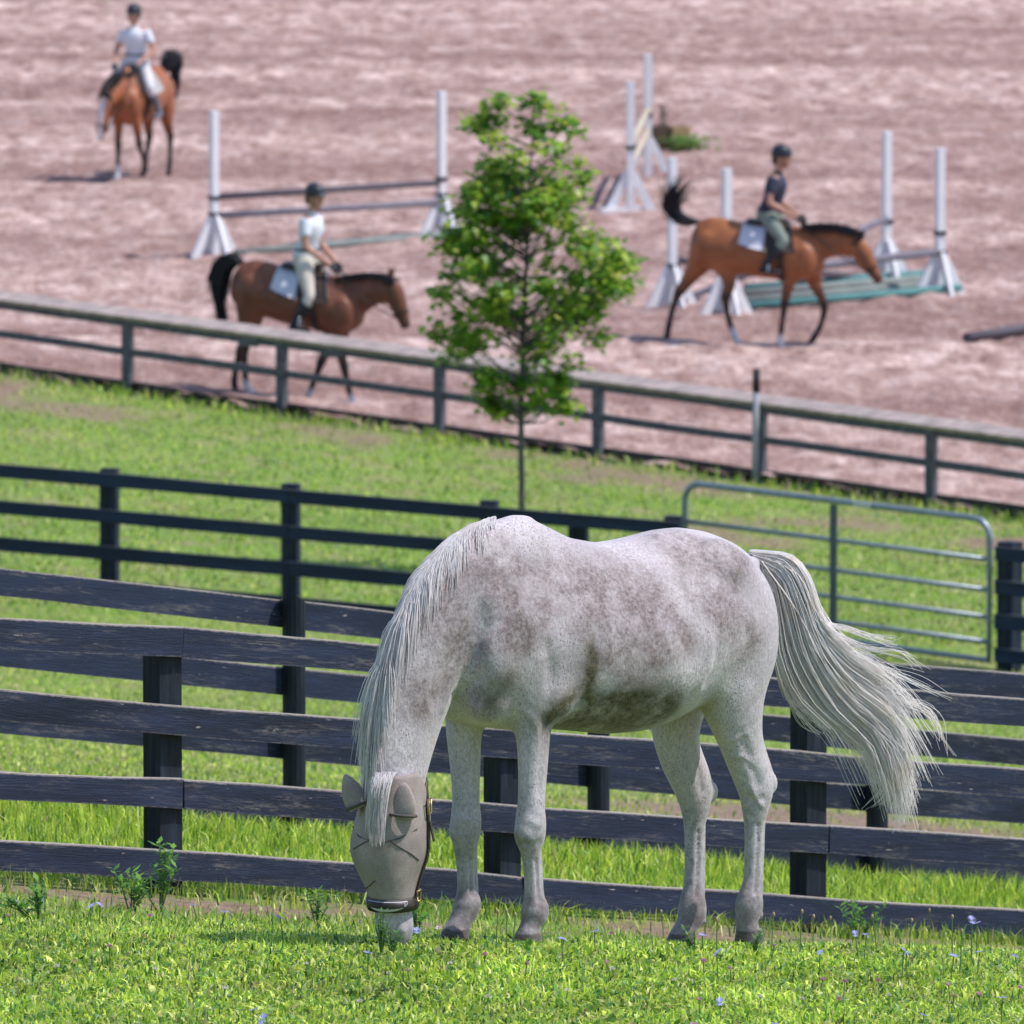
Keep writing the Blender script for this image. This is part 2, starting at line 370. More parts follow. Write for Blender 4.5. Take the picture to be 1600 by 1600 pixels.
# ---- riding arena: churned pink-brown sand
ax_ = axis([(ARX0, -13, .3), (-13, 13, .11), (13, ARX1, .3)])
vv = axis([(0, 14, .12), (14, 40, .15), (40, 71, .22)]) / 71.0
AX = np.repeat(ax_[None, :], len(vv), 0); AY = yedge(AX) + (ARFAR - yedge(AX)) * vv[:, None]
ridge = np.abs(2 * fbm(AX * .75, AY * 1.0, 1.1, 4) - 1)
AZ = gz(AX, AY) + .0 + .13 * (fbm(AX, AY, .62, 3) - .5) + .125 * (fbm(AX, AY, .27, 2) - .5) + .09 * (.45 - ridge) + .10 * (fbm(AX * .35, AY, 2.6, 3) - .5)
edge = np.minimum.reduce([AY - yedge(AX), ARFAR - AY, AX - ARX0, ARX1 - AX]); AZ = AZ - .0 * edge
idx = np.arange(AX.size).reshape(AX.shape); Q = np.stack([idx[:-1, :-1], idx[:-1, 1:], idx[1:, 1:], idx[1:, :-1]], -1).reshape(-1, 4)
Ms = NT('arena_sand'); v = Ms.coord((1.5, .62, 1)); vs_ = Ms.coord((.12, 1, 1))
s1 = Ms.ramp(Ms.noise(v, 1.5, 8, .74), [(.35, (.25, .135, .12)), (.5, (.51, .34, .305)), (.63, (.82, .62, .58))])
s2 = Ms.mix(Ms.ramp(Ms.noise(vs_, .22, 4, .6), [(.40, .8), (.6, 0.)]), s1, (.25, .135, .12))
Ms.color(Ms.mix(Ms.ramp(Ms.noise(v, 5, 5, .7), [(.5, 0.), (.8, .6)]), s2, (.72, .555, .525))); Ms.rough(.95)
Ms.bump(Ms.noise(v, 5, 6, .7), .12, 1.0)
arena = fast_mesh('riding_arena', np.stack([AX, AY, AZ], -1).reshape(-1, 3), Q, None, Ms.m, smooth=True); tag(arena, kind='structure')
def az(x, y): return g1(x, y) + .02

# ------------------------------------------------------------------ grass
def blades(name, X, Y, H, W, colA, lean=.5, label=None, zoff=0):
    n = len(X); Z = gz(X, Y) + gbump(X, Y) - .008 + zoff
    a = rng.random(n) * 2 * np.pi; w = np.stack([np.cos(a), np.sin(a), np.zeros(n)], 1)
    la = rng.random(n) * 2 * np.pi; lm = (rng.random(n) ** 1.0) * lean
    ld = np.stack([np.cos(la) * lm, np.sin(la) * lm, np.zeros(n)], 1)
    B = np.stack([X, Y, Z], 1); up = np.array([0, 0, 1.])
    mid = B + (up * .55 + ld * .30) * H[:, None]; tip = B + (up * (1 - .35 * lm[:, None]) + ld * 1.0) * H[:, None]
    Wd = W[:, None] * w
    V = np.stack([B - Wd * .5, B + Wd * .5, mid + Wd * .42, mid - Wd * .42, tip], 1).reshape(-1, 3)
    o = np.arange(n)[:, None] * 5
    Qd = o + np.array([[0, 1, 2, 3]]); T = o + np.array([[3, 2, 4]])
    c = np.repeat(colA, 5, 0)
    ob = fast_mesh(name, V, Qd, T, M_GRASS, attrs={'col': c}); tag(ob, label, 'grass', None, 'stuff'); return ob
GP = np.array([(.23, .38, .04), (.37, .50, .055), (.58, .65, .10), (.075, .18, .03), (.58, .60, .20), (.44, .38, .20), (.15, .30, .11)])
def gcol(n, p):
    k = rng.choice(len(GP), n, p=p); c = GP[k] * (0.80 + .62 * rng.random((n, 1))); return c
def keep(x, y, lo=0):
    d = dirt_at(x, y); return rng.random(len(x)) > d * .93 + lo
# foreground turf: short, dense, many colours
n = 230000
fx = rng.uniform(-3.4, 3.4, n); fy = 31.0 + (37.4 - 31.0) * rng.random(n)
patch = fbm(fx, fy, .45, 4); m = keep(fx, fy) & (rng.random(n) < .45 + 1.1 * patch); fx, fy, patch = fx[m], fy[m], patch[m]; n = len(fx)
col = gcol(n, [.22, .26, .20, .14, .07, .05, .06]); col *= (.58 + 1.15 * patch)[:, None] * np.where(rng.random((n, 1)) < .08, .35, 1.0)
hd_ = np.min([np.hypot(fx - at(*h)[0], (fy - h[2]) * .45 + .05) for h in list(HOOF.values()) + [(616, 1470, 35.2)]], 0); worn_ = np.clip(hd_ / .3, .75, 1)
blades('grass', fx, fy, (.016 + .036 * rng.random(n) ** 1.6 + .04 * (patch - .45).clip(0)) * worn_, .006 + .007 * rng.random(n), col, 1.5,
       'short bright green lawn grass in front of the near black fence')
# clover and broad leaves in the turf
n = 26000; fx = rng.uniform(-3.3, 3.3, n); fy = rng.uniform(31, 36.8, n); m = fbm(fx + 9, fy, .5, 3) > .5; fx, fy = fx[m], fy[m]; n = len(fx)
col = gcol(n, [.25, .2, .12, .15, .12, .03, .13])
blades('clover_leaves', fx, fy, .02 + .035 * rng.random(n), .014 + .016 * rng.random(n), col, 1.6, 'low broad clover and weed leaves in the foreground lawn')
# rough grass toward and under the near fence
n = 120000; fx = rng.uniform(-4.6, 4.6, n); fy = rng.uniform(36.6, 47.0, n)
a = side(LA, fx, fy); m = keep(fx, fy) & (a < 1.2) & (rng.random(n) < .35 + fbm(fx, fy, .5, 3)); fx, fy, a = fx[m], fy[m], a[m]; n = len(fx)
blades('rough_grass', fx, fy, .025 + .05 * rng.random(n) ** 2 + .05 * (np.abs(a) < .5), .004 + .005 * rng.random(n), gcol(n, [.26, .2, .1, .2, .1, .08, .06]), 1.1,
       'rough grass growing under the bottom board of the near fence')
# lane between the two fences: long bright grass
n = 170000; fx = rng.uniform(-5.2, 5.6, n); fy = rng.uniform(40.5, 50.0, n)
a = side(LA, fx, fy); b = side(LB, fx, fy); m = (a > .5) & (b < 1.0) & (rng.random(n) < .3 + fbm(fx, fy, .6, 3)); fx, fy, b = fx[m], fy[m], b[m]; n = len(fx)
tall = np.exp(-((b + .45) / .5) ** 2)
blades('lane_grass', fx, fy, .05 + .05 * rng.random(n) + tall * .10 * rng.random(n), .006 + .006 * rng.random(n), gcol(n, [.25, .33, .24, .1, .04, .02, .02]) * 1.08, .7,
       'long bright green grass in the lane between the two black fences')
# slope behind
n = 200000; fy = 47.5 + (84 - 47.5) * rng.random(n) ** 1.15; fx = rng.uniform(-1, 1, n) * (fy * .085 + 1.4)
m = (side(LB, fx, fy) > .3) & keep(fx, fy); fx, fy = fx[m], fy[m]; n = len(fx); p = fbm(fx, fy, 2.2, 4)
blades('slope_grass', fx, fy, .022 + .034 * rng.random(n), .009 + .011 * rng.random(n), gcol(n, [.20, .17, .15, .06, .20, .20, .02]) * (.75 + .5 * p)[:, None], .9,
       'grass slope between the black fences, patched with dry straw')
n = 110000; fy = rng.uniform(84, 110, n); fx = rng.uniform(-1, 1, n) * (fy * .09 + 1.5); e = fy - yedge(fx)
m = (e < -.12) & keep(fx, fy, .0); fx, fy, e = fx[m], fy[m], e[m]; n = len(fx); p = fbm(fx, fy, 2.5, 4)
wd = np.exp(-((e + .45) / .5) ** 2)
blades('verge_grass', fx, fy, .025 + .045 * rng.random(n) + .14 * wd * rng.random(n), .014 + .014 * rng.random(n), gcol(n, [.25, .16, .14, .10, .12, .20, .03]) * (.7 + .5 * p)[:, None], .9,
       'mown verge and weeds along the foot of the arena fence')
# ------------------------------------------------------------------ fences
def board(name, a, b, h, t, mat, parent, origin, wob=.004):
    """weathered board from a to b (its centre line), h high, t thick, slightly bowed"""
    a = Vector(a) - Vector(origin); b = Vector(b) - Vector(origin); d = b - a; L = d.length; d.normalize()
    sd = Vector((d.y, -d.x, 0)).normalized(); up = Vector((0, 0, 1)); k = 9; vs = []
    bow = random.uniform(-wob, wob) * 2; hh = h * random.uniform(.96, 1.04)
    for i in range(k + 1):
        s = i / k; c = a.lerp(b, s) + up * (bow * 4 * s * (1 - s)) + sd * random.uniform(-wob, wob) * .6
        e1 = random.uniform(-wob, wob) * .6; e2 = random.uniform(-wob, wob) * .6
        sk = d * random.uniform(-.006, .006) if i in (0, k) else Vector()
        vs += [c - sd * t / 2 - up * (hh / 2 + e1) - sk, c + sd * t / 2 - up * (hh / 2 + e1) - sk, c + sd * t / 2 + up * (hh / 2 + e2) + sk, c - sd * t / 2 + up * (hh / 2 + e2) + sk]
    fs = [(3, 2, 1, 0)]
    for i in range(k):
        for j in range(4): p = i * 4 + j; q = i * 4 + (j + 1) % 4; fs.append((p, q, q + 4, p + 4))
    fs.append(tuple(k * 4 + j for j in range(4)))
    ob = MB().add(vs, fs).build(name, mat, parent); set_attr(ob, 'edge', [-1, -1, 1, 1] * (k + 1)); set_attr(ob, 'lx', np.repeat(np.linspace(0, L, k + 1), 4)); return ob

def post_square(parent, origin, p, top, w, d, dirv, mat, sink=.15, name='post', taper=0):
    ang = math.atan2(dirv[1], dirv[0]); mb = MB(); o = Vector(origin); mb.box((p[0] - o.x, p[1] - o.y, (top + p[2] - sink) / 2 - o.z), (w, d, top - p[2] + sink), ang)
    return mb.build(name, mat, parent)
def post_round(parent, origin, p, top, r, mat, sink=.15, slope=.03, name='post'):
    o = Vector(origin); n = 14; vs = []
    for z, k in ((p[2] - sink, 0), (top, 1)):
        for j in range(n):
            a = 2 * math.pi * j / n; vs.append((p[0] - o.x + r * math.cos(a), p[1] - o.y + r * math.sin(a), z - o.z + (slope * math.cos(a + 2.4) if k else 0)))
    fs = [(j, (j + 1) % n, n + (j + 1) % n, n + j) for j in range(n)] + [tuple(range(n - 1, -1, -1)), tuple(range(n, 2 * n))]
    return MB().add(vs, fs).build(name, mat, parent)
def gpt(px, f):
    p = at(px, *f(px))
    if px < -450 or px > 2000: p[2] = g1(p[0], p[1])
    return Vector(p)

# near fence: square posts, four boards on the camera's side, joints staggered
pA = [gpt(px, fA) for px in (-1950, -1395, -840, -285, 255, 785, 1262, 1728, 2180, 2620)]
o = gpt(785, fA); FA = empty('board_fence', o, 0, 'weathered black four-board fence with square posts close behind the white horse', 'fence', 'black board fences')
dA = (pA[-1] - pA[0]).normalized(); nA = Vector((dA.y, -dA.x, 0)).normalized()
for p in pA: post_square(FA, o, p, p.z + 1.16, .125, .115, dA, M_POST)
TOPA = [1.178, .842, .510, .176]; HA = .132
for r, zt in enumerate(TOPA):
    off = {0: 0, 1: 1, 2: 0, 3: 1}[r]; i = -off if off else 0
    st = list(range(0 if not off else 1, 11, 2))
    cuts = [0] + [s for s in st if 0 < s < len(pA) - 1] + [len(pA) - 1]
    for a, b in zip(cuts[:-1], cuts[1:]):
        A = pA[a] + nA * (.0575 + .016) + Vector((0, 0, zt - HA / 2)) + dA * (.0 if a == 0 else .050); B = pA[b] + nA * (.0575 + .016) + Vector((0, 0, zt - HA / 2)) + dA * .042
        if b - a == 2:                                  # follow the middle post's height
            pass
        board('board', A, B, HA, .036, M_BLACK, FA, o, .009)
# second fence: round posts, boards on the far side
pB = [gpt(px, fB) for px in (-1850, -1380, -910, -440, -36, 460, 935, 1370, 1795, 2200)]
o = gpt(935, fB); FB = empty('board_fence', o, 0, 'black board fence with round slant-topped posts, second row behind the near fence', 'fence', 'black board fences')
dB = (pB[-1] - pB[0]).normalized(); nB = Vector((dB.y, -dB.x, 0)).normalized()
for p in pB: post_round(FB, o, p, p.z + 1.165, .056, M_POST)
for r, zt in enumerate([1.15, .828, .508, .19]):
    cuts = [0, 2, 4, 6, 8, 9] if r % 2 else [0, 1, 3, 5, 7, 9]
    for a, b in zip(cuts[:-1], cuts[1:]):
        A = pB[a] - nB * .075 + Vector((0, 0, zt - .069)) + dB * .004; B = pB[b] - nB * .075 + Vector((0, 0, zt - .069))
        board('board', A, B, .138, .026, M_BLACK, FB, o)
# far black fence (left of the gate)
p2 = [gpt(px, f2) for px in (-1310, -1015, -717, -420, -125, 172, 455, 765, 1052)]
o = p2[6]; F2 = empty('board_fence', o, 0, 'dark navy-black board fence ending beside the tubular gate', 'fence', 'black board fences')
d2 = (p2[-1] - p2[0]).normalized(); n2 = Vector((d2.y, -d2.x, 0)).normalized()
for i, p in enumerate(p2): post_square(F2, o, p, p.z + 1.20, .15, .14, d2, M_POST2)
px = 900; p = gpt(px, f2); post_square(F2, o, p - n2 * .10, p.z + 1.02, .17, .12, d2, M_POST2)
for zt in (1.165, .835, .505, .185):
    for a, b in ((0, 2), (2, 4), (4, 6), (6, 8)):
        A = p2[a] + n2 * .085 + Vector((0, 0, zt - .064)); B = p2[b] + n2 * .085 + Vector((0, 0, zt - .064)) + (d2 * .07 if b == 8 else Vector())
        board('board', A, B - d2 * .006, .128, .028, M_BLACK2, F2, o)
# fence right of the gate
p3 = [gpt(px, gt) for px in (1577, 1890, 2200, 2510)]
o = p3[0]; F3 = empty('board_fence', o, 0, 'short run of black board fence on the hinge-less end of the tubular gate', 'fence', 'black board fences')
d3 = (p3[-1] - p3[0]).normalized(); n3 = Vector((d3.y, -d3.x, 0)).normalized()
for p in p3: post_square(F3, o, p, p.z + 1.13, .17, .15, d3, M_POST2)
for zt in (1.10, .80, .50, .20):
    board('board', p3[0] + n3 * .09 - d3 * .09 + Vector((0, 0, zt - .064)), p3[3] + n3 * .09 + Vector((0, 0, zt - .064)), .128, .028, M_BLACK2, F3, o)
# tubular gate
a = gpt(1070, gt); b = gpt(1545, gt); dg_ = (b - a).normalized(); Lg = (b - a).length
G = empty('farm_gate', a, 0, 'galvanised tubular farm gate with rounded corners between the black fences', 'gate')
def gp_(s, z): return dg_ * s + Vector((0, 0, z))
HG = 1.30; rc = .16; z0 = .06
fr = [gp_(0, z0), gp_(0, HG - rc)] + [gp_(rc - rc * math.cos(t), HG - rc + rc * math.sin(t)) for t in np.linspace(.2, math.pi / 2, 6)]
fr += [gp_(Lg - rc + rc * math.sin(t), HG - rc + rc * math.cos(t)) for t in np.linspace(0, math.pi / 2 - .2, 6)] + [gp_(Lg, HG - rc), gp_(Lg, z0), gp_(Lg * .5, z0), gp_(0, z0)]
MB().tube(fr, .030, 10).build('frame', M_GALV, G, True)
for zt in (.95, .68, .44, .22): MB().tube([gp_(.02, zt), gp_(Lg - .02, zt)], .022, 8).build('bar', M_GALV, G, True)
ng = Vector((dg_.y, -dg_.x, 0)).normalized()
MB().beam(gp_(Lg * .5, .07) + ng * .03, gp_(Lg * .5, HG - .03) + ng * .03, .02, .07, up=dg_).build('upright', simple('dark_steel', (.10, .12, .16), rough=.5, metal=.4), G)
MB().beam(gp_(Lg * .565, HG + .005) + ng * .034, gp_(Lg * .62, HG + .005) + ng * .034, .008, .045).build('tag_plate', simple('pale_plate', (.62, .60, .62)), G)
tag(G, None)
# ---- arena fence: posts, flat bleached cap, face rail, lower rail, kickboard
pxs = [-1820, -1565, -1310, -1057, -804, -550, -295, -42, 200, 441, 687, 935, 1189, 1455, 1720, 1990, 2265, 2540, 2815]
pR = [gpt(px, fR) for px in pxs]; o = gpt(687, fR)
FR_ = empty('arena_fence', o, 0, 'low grey wooden arena fence with bleached flat top rail', 'fence')
dR = (pR[-1] - pR[0]).normalized(); nR = Vector((dR.y, -dR.x, 0)).normalized()
for p in pR: post_square(FR_, o, p, p.z + .80, .105, .10, dR, M_GREYWOOD)
for i in range(len(pR) - 1):
    A, B = pR[i], pR[i + 1]; g = dR * .055; z = lambda h: Vector((0, 0, h))
    q = (A + B) / 2 + z(.85); sg_ = (B - A).normalized(); cm = Matrix.Rotation(math.atan2(sg_.y, sg_.x), 3, 'Z'); tl_ = math.asin(sg_.z); cm = cm @ Matrix.Rotation(-tl_, 3, 'Y') @ Matrix.Rotation(R(27), 3, 'X')
    MB().box(tuple(q - o), ((B - A).length - .006, .175, .045), M=cm).build('cap_rail', M_CAPWOOD, FR_)
    board('face_rail', A + g + z(.755) + nR * .02, B - g + z(.755) + nR * .02, .09, .035, M_GREYWOOD, FR_, o)
    board('lower_rail', A + g + z(.42), B - g + z(.42), .085, .035, M_GREYWOOD, FR_, o)
    board('kickboard', A + g + z(.02) - nR * .04, B - g + z(.02) - nR * .04, .14, .035, simple('dark_kickboard', (.05, .045, .045)) if i == 0 else bpy.data.materials['dark_kickboard'], FR_, o)
for px in (393, 522): 
    q = gpt(px, fR); MB().box(tuple(q - o + nR * .05 + Vector((0, 0, .745))), (.26, .02, .13), math.atan2(dR.y, dR.x)).build('splice_plate', M_GREYWOOD, FR_)
# slim stake beside one arena post
p = gpt(1192, fR) + nR * .16; S = empty('marker_stake', p, 0, 'slim pale stake with black top leaning on the arena fence', 'stake')
MB().tube([(0, 0, -.1), (.004, 0, .6), (.01, 0, 1.02)], .034, 8).build('shaft', simple('pale_stake', (.40, .40, .45), (.30, .31, .36)), S, True)
MB().tube([(.01, 0, .95), (.014, 0, 1.20)], .04, 8).build('black_top', simple('black_rubber', (.03, .03, .035)), S, True)

# ------------------------------------------------------------------ young maple
TD = 89.0; tb = at(815, 900, TD); tb[2] = g1(tb[0], tb[1])
T = empty('maple_tree', tb, 0, 'young maple tree with slender trunk standing beyond the far black fence', 'tree')
def tl(px, py, dy=0): p = at(px, py, TD); return Vector((p[0] - tb[0], dy, p[2] - tb[2]))
M_BARK = simple('bark', (.16, .14, .14), (.09, .08, .08), 20, .9, .004, 60)
tm = MB(); tp = [(0, 0, -.1), tl(815, 780), tl(814, 650), tl(817, 540), tl(822, 420), tl(826, 300), tl(835, 170)]
tm.tube(tp, [.036, .031, .028, .024, .018, .012, .004], 9)
outline = [(148, 800, 872), (175, 752, 895), (200, 742, 905), (235, 758, 912), (270, 735, 918), (300, 728, 922), (335, 700, 918), (370, 695, 930), (400, 685, 985), (430, 674, 985), (455, 672, 975),
           (490, 690, 940), (525, 674, 938), (555, 690, 915), (590, 735, 900), (620, 758, 888), (645, 768, 892)]
oy = np.array([q[0] for q in outline]); ol = np.array([q[1] for q in outline]); orr = np.array([q[2] for q in outline])
random.seed(21); clumps = []
for k in range(132):
    py = random.choice((random.uniform(150, 645), random.uniform(250, 560)))
    l = np.interp(py, oy, ol); r = np.interp(py, oy, orr); c = 822; s = random.choice((-1, 1))
    t = random.random() ** .8
    w = (r - c) if s > 0 else (c - l); px = c + s * w * t * .93
    dep = random.uniform(-1, 1) * math.sqrt(max(0, 1 - t * t)) * (r - l) / 2 / 166 * .95
    clumps.append((px, py, dep))
clumps += [(978, 408, .1), (965, 400, -.1), (950, 430, .2), (975, 445, -.1), (690, 465, .1), (690, 520, -.1), (705, 560, .2), (760, 195, .1), (745, 195, 0), (830, 158, 0), (850, 165, .1), (780, 640, .1), (885, 635, -.1), (868, 600, .1), (900, 205, .1), (880, 190, -.1), (835, 200, 0), (925, 480, .2), (935, 530, 0)]
for (px, py, dep) in clumps:
    e = tl(px, py, dep); zs = e.z - (abs(e.x) + abs(dep)) * .55 - .05; zs = max(1.5, zs)
    # limb leaves the trunk below its leaf clump
    zt = [p[2] for p in map(Vector, tp)]; x0 = np.interp(zs, zt, [Vector(p).x for p in tp])
    a = Vector((x0, 0, zs)); m = a.lerp(e, .5) + Vector((0, 0, -.06)); L = (e - a).length
    tm.tube([a, m, e], [.009 + .004 * L, .007, .003], 5, cap=False)
tm.build('trunk', M_BARK, T, True)
LV = []; LF = []; LC = []
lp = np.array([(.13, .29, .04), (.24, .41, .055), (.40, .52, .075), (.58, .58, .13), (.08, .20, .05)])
for (px, py, dep) in clumps:
    e = tl(px, py, dep); nl = random.randint(30, 60); rad = random.uniform(.11, .20)
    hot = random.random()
    for q in range(nl):
        d = Vector((random.gauss(0, 1), random.gauss(0, 1), random.gauss(0, .65))) * rad * .55
        c = e + d; yaw = random.uniform(0, 6.28); droop = random.uniform(.2, 1.2); s = random.uniform(.04, .075)
        ax1 = Vector((math.cos(yaw), math.sin(yaw), -math.tan(droop) * .6)).normalized(); ax2 = Vector((-math.sin(yaw), math.cos(yaw), random.uniform(-.3, .3))).normalized()
        nrm = ax1.cross(ax2)
        # five-lobed leaf, folded on its midrib
        pts = [(-.75, 0, 0), (-.35, .75, .15), (.05, .35, .08), (.35, .8, .2), (.35, .3, .08), (1.0, 0, 0), (.35, -.3, .08), (.35, -.8, .2), (.05, -.35, .08), (-.35, -.75, .15)]
        b = len(LV); LV += [c + ax1 * (x * s) + ax2 * (y * s) + nrm * (z * s) for x, y, z in pts]
        LF += [(b, b + 9, b + 8), (b, b + 8, b + 5), (b + 8, b + 7, b + 6), (b + 8, b + 6, b + 5), (b, b + 5, b + 2), (b, b + 2, b + 1), (b + 2, b + 5, b + 4), (b + 2, b + 4, b + 3)]
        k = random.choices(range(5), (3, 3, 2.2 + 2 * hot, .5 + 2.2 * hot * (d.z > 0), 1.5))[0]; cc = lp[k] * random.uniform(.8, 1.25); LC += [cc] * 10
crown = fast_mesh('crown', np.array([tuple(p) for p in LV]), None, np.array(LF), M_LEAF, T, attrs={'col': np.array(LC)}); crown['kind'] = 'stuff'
# ------------------------------------------------------------------ horses
class Frame:
    """a horse's own axes: x forward, y to its left, z up, origin on the ground under its middle"""
    def __init__(s, root, yaw):
        s.o = np.array(root, float); s.yaw = yaw; s.f = np.array([math.cos(yaw), math.sin(yaw), 0]); s.l = np.array([-math.sin(yaw), math.cos(yaw), 0])
    def L(s, px, py, lat=0.):                     # photo pixel -> local point in the plane 'lat' metres to the horse's left
        r = ray(px, py); t = ((s.o + lat * s.l - CAMP) @ s.l) / (r @ s.l); p = CAMP + r * t - s.o
        return Vector((p @ s.f, lat, p[2]))
    def W(s, p): return s.o + s.f * p[0] + s.l * p[1] + np.array([0, 0, p[2]])
    def loc(s, w): d = np.array(w) - s.o; return Vector((d @ s.f, d @ s.l, d[2]))
    def dirl(s, w): w = np.array(w, float); return Vector((w @ s.f, w @ s.l, w[2]))

class Torso:
    def __init__(s, secs):                        # (f, ztop, zbot, halfwidth, narrowing of the top)
        s.S = sorted(secs); a = np.array(s.S); s.x = a[:, 0]; s.a = a
    def sec(s, f): return [float(np.interp(f, s.x, s.a[:, i])) for i in range(1, 5)]
    def pt(s, f, t, grow=0.):
        zt, zb, hw, k = s.sec(f); rv = (zt - zb) / 2 + grow; c = math.cos(t); sn = math.sin(t)
        y = (hw + grow) * math.copysign(abs(sn) ** .92, sn) * (1 - k * max(0, c) ** 1.6)
        return Vector((f, y, (zt + zb) / 2 + rv * c - .04 * (zt - zb) * (1 - c * c)))
    def mb(s, mb, n=32):
        xs = []
        for i in range(len(s.x) - 1): xs += list(np.linspace(s.x[i], s.x[i + 1], 4)[:-1])
        xs.append(s.x[-1]); vs = []
        for f in xs: vs += [s.pt(f, 2 * math.pi * j / n) for j in range(n)]
        k = len(xs); fs = [(i * n + j, (i + 1) * n + j, (i + 1) * n + (j + 1) % n, i * n + (j + 1) % n) for i in range(k - 1) for j in range(n)]
        fs += [tuple(range(n)), tuple((k - 1) * n + j for j in range(n - 1, -1, -1))]
        mb.add(vs, fs)

def smooth_secs(secs, sub=3):                     # Catmull-Rom through loft sections
    out = []; k = len(secs); A = [np.array([*q[0], q[1], q[2]]) for q in secs]
    for i in range(k - 1):
        p0, p1, p2, p3 = A[max(i - 1, 0)], A[i], A[i + 1], A[min(i + 2, k - 1)]
        for j in range(sub):
            t = j / sub; q = .5 * ((2 * p1) + (p2 - p0) * t + (2 * p0 - 5 * p1 + 4 * p2 - p3) * t * t + (-p0 + 3 * p1 - 3 * p2 + p3) * t ** 3)
            out.append((Vector(q[:3]), max(.01, q[3]), max(.01, q[4])) + tuple(secs[i][3:]))
    out.append((Vector(A[-1][:3]), A[-1][3], A[-1][4]) + tuple(secs[-1][3:])); return out

def strands(name, mat, parent, curves, r0, r1, n=3):
    """curves: list of point lists -> thin hair tubes in one mesh"""
    V = []; F = []; b = 0
    for pts in curves:
        P = np.asarray(pts, float); k = len(P); T_ = np.gradient(P, axis=0); T_ /= np.linalg.norm(T_, axis=1)[:, None] + 1e-9
        ref = np.array([.37, .9, .2]); U = np.cross(T_, ref); U /= np.linalg.norm(U, axis=1)[:, None] + 1e-9; W_ = np.cross(T_, U)
        rr = np.linspace(1, 0, k); sc = random.uniform(.7, 1.2)
        rad = (r1 + (r0 - r1) * rr ** .7) * sc
        ring = np.stack([P + (U * math.cos(2 * math.pi * j / n) + W_ * math.sin(2 * math.pi * j / n)) * rad[:, None] for j in range(n)], 1)
        V.append(ring.reshape(-1, 3)); i = np.arange(k - 1)[:, None] * n; j = np.arange(n)[None]
        F.append((b + np.stack([i + j, i + (j + 1) % n, i + n + (j + 1) % n, i + n + j], -1)).reshape(-1, 4)); b += k * n
    return fast_mesh(name, np.concatenate(V), np.concatenate(F), None, mat, parent, smooth=True)

def cr(points, m):                                # Catmull-Rom curve resampled to m points
    A = np.asarray(points, float); k = len(A); A2 = np.concatenate([[2 * A[0] - A[1]], A, [2 * A[-1] - A[-2]]])
    u = np.linspace(0, k - 1 - 1e-6, m); i = u.astype(int); t = (u - i)[:, None]; p0, p1, p2, p3 = A2[i], A2[i + 1], A2[i + 2], A2[i + 3]
    return .5 * ((2 * p1) + (p2 - p0) * t + (2 * p0 - 5 * p1 + 4 * p2 - p3) * t * t + (-p0 + 3 * p1 - 3 * p2 + p3) * t ** 3)

# ---- the white horse
wf = at(772, 1472, 35.60); wh = at(1116, 1485, 36.44); wroot = (wf + wh) / 2
WH = Frame(wroot, math.atan2(wf[1] - wh[1], wf[0] - wh[0]))
L = WH.L
HORSE = empty('white_horse', tuple(wroot), WH.yaw, 'flea-bitten white horse grazing with its head down and tail blowing', 'horse', 'horses')
tors = []
for px, yt, yb, hw, k in ((703, 1000, 1075, .10, .1), (718, 925, 1112, .17, .25), (742, 862, 1132, .215, .45), (768, 820, 1140, .24, .6), (800, 799, 1141, .255, .66), (840, 813, 1139, .272, .5), (885, 838, 1142, .292, .32),
                          (935, 847, 1147, .308, .22), (985, 838, 1143, .312, .22), (1025, 826, 1128, .305, .3), (1062, 822, 1105, .292, .36), (1100, 828, 1085, .28, .36), (1138, 843, 1062, .225, .34), (1162, 860, 1025, .15, .3), (1180, 880, 985, .07, .2)):
    a = L(px, yt); b = L(px, yb); tors.append((a.x, a.z, b.z, hw, k))
WT = Torso(tors); mb = MB(); WT.mb(mb)
# neck (down and forward to the poll)
nk = [(800, 945, .18, .36), (748, 938, .15, .29), (702, 972, .122, .235), (668, 1025, .105, .20), (645, 1090, .095, .176), (630, 1150, .09, .155), (620, 1205, .085, .138), (616, 1245, .085, .125)]
NECK = [(L(px, py), rl, ri) for px, py, rl, ri in nk]; NECKS = smooth_secs(NECK, 4); mb.loft(NECKS, 24)
# head, face toward the camera and a little to the left
POLL = WH.W(L(613, 1225)); hface = np.array([-math.sin(R(14)), -math.cos(R(14)), 0.]); hlat = np.array([math.cos(R(14)), -math.sin(R(14)), 0.])    # hlat: the horse's left
HY = POLL[1] - .02
def hp(px, py, back=0., lat=0.):                  # head point: pixel at the head's depth, moved back from the face
    w = at(px, py, HY) - hface * back + hlat * lat; return WH.loc(w)
HL_, HF_ = WH.dirl(hlat), WH.dirl(hface)
hs = [(614, 1205, .075, .09, .02), (612, 1235, .095, .125, .045), (609, 1275, .108, .150, .055), (607, 1318, .108, .150, .05), (608, 1352, .094, .128, .03), (612, 1388, .078, .102, .012), (615, 1420, .070, .085, 0.), (616, 1446, .073, .082, -.004), (617, 1468, .062, .070, 0.)]
HEAD = [(hp(px, py, bk), rl, rd) for px, py, rl, rd, bk in hs]
mb.loft([(c, rl, rd, HL_) for c, rl, rd in smooth_secs(HEAD, 3)], 24, planes=(0, 0, -1))
for sgn in (-1, 1):                               # cheeks, eye bulges, nostril rims, lips
    mb.ball(hp(609, 1305, .10, sgn * .045), (.06, .10, .11)); mb.ball(hp(607, 1312, -.045, sgn * .088), .032)
    mb.ball(hp(617, 1450, -.055, sgn * .038), (.022, .022, .034))
mb.ball(hp(617, 1472, -.02), (.05, .05, .03))
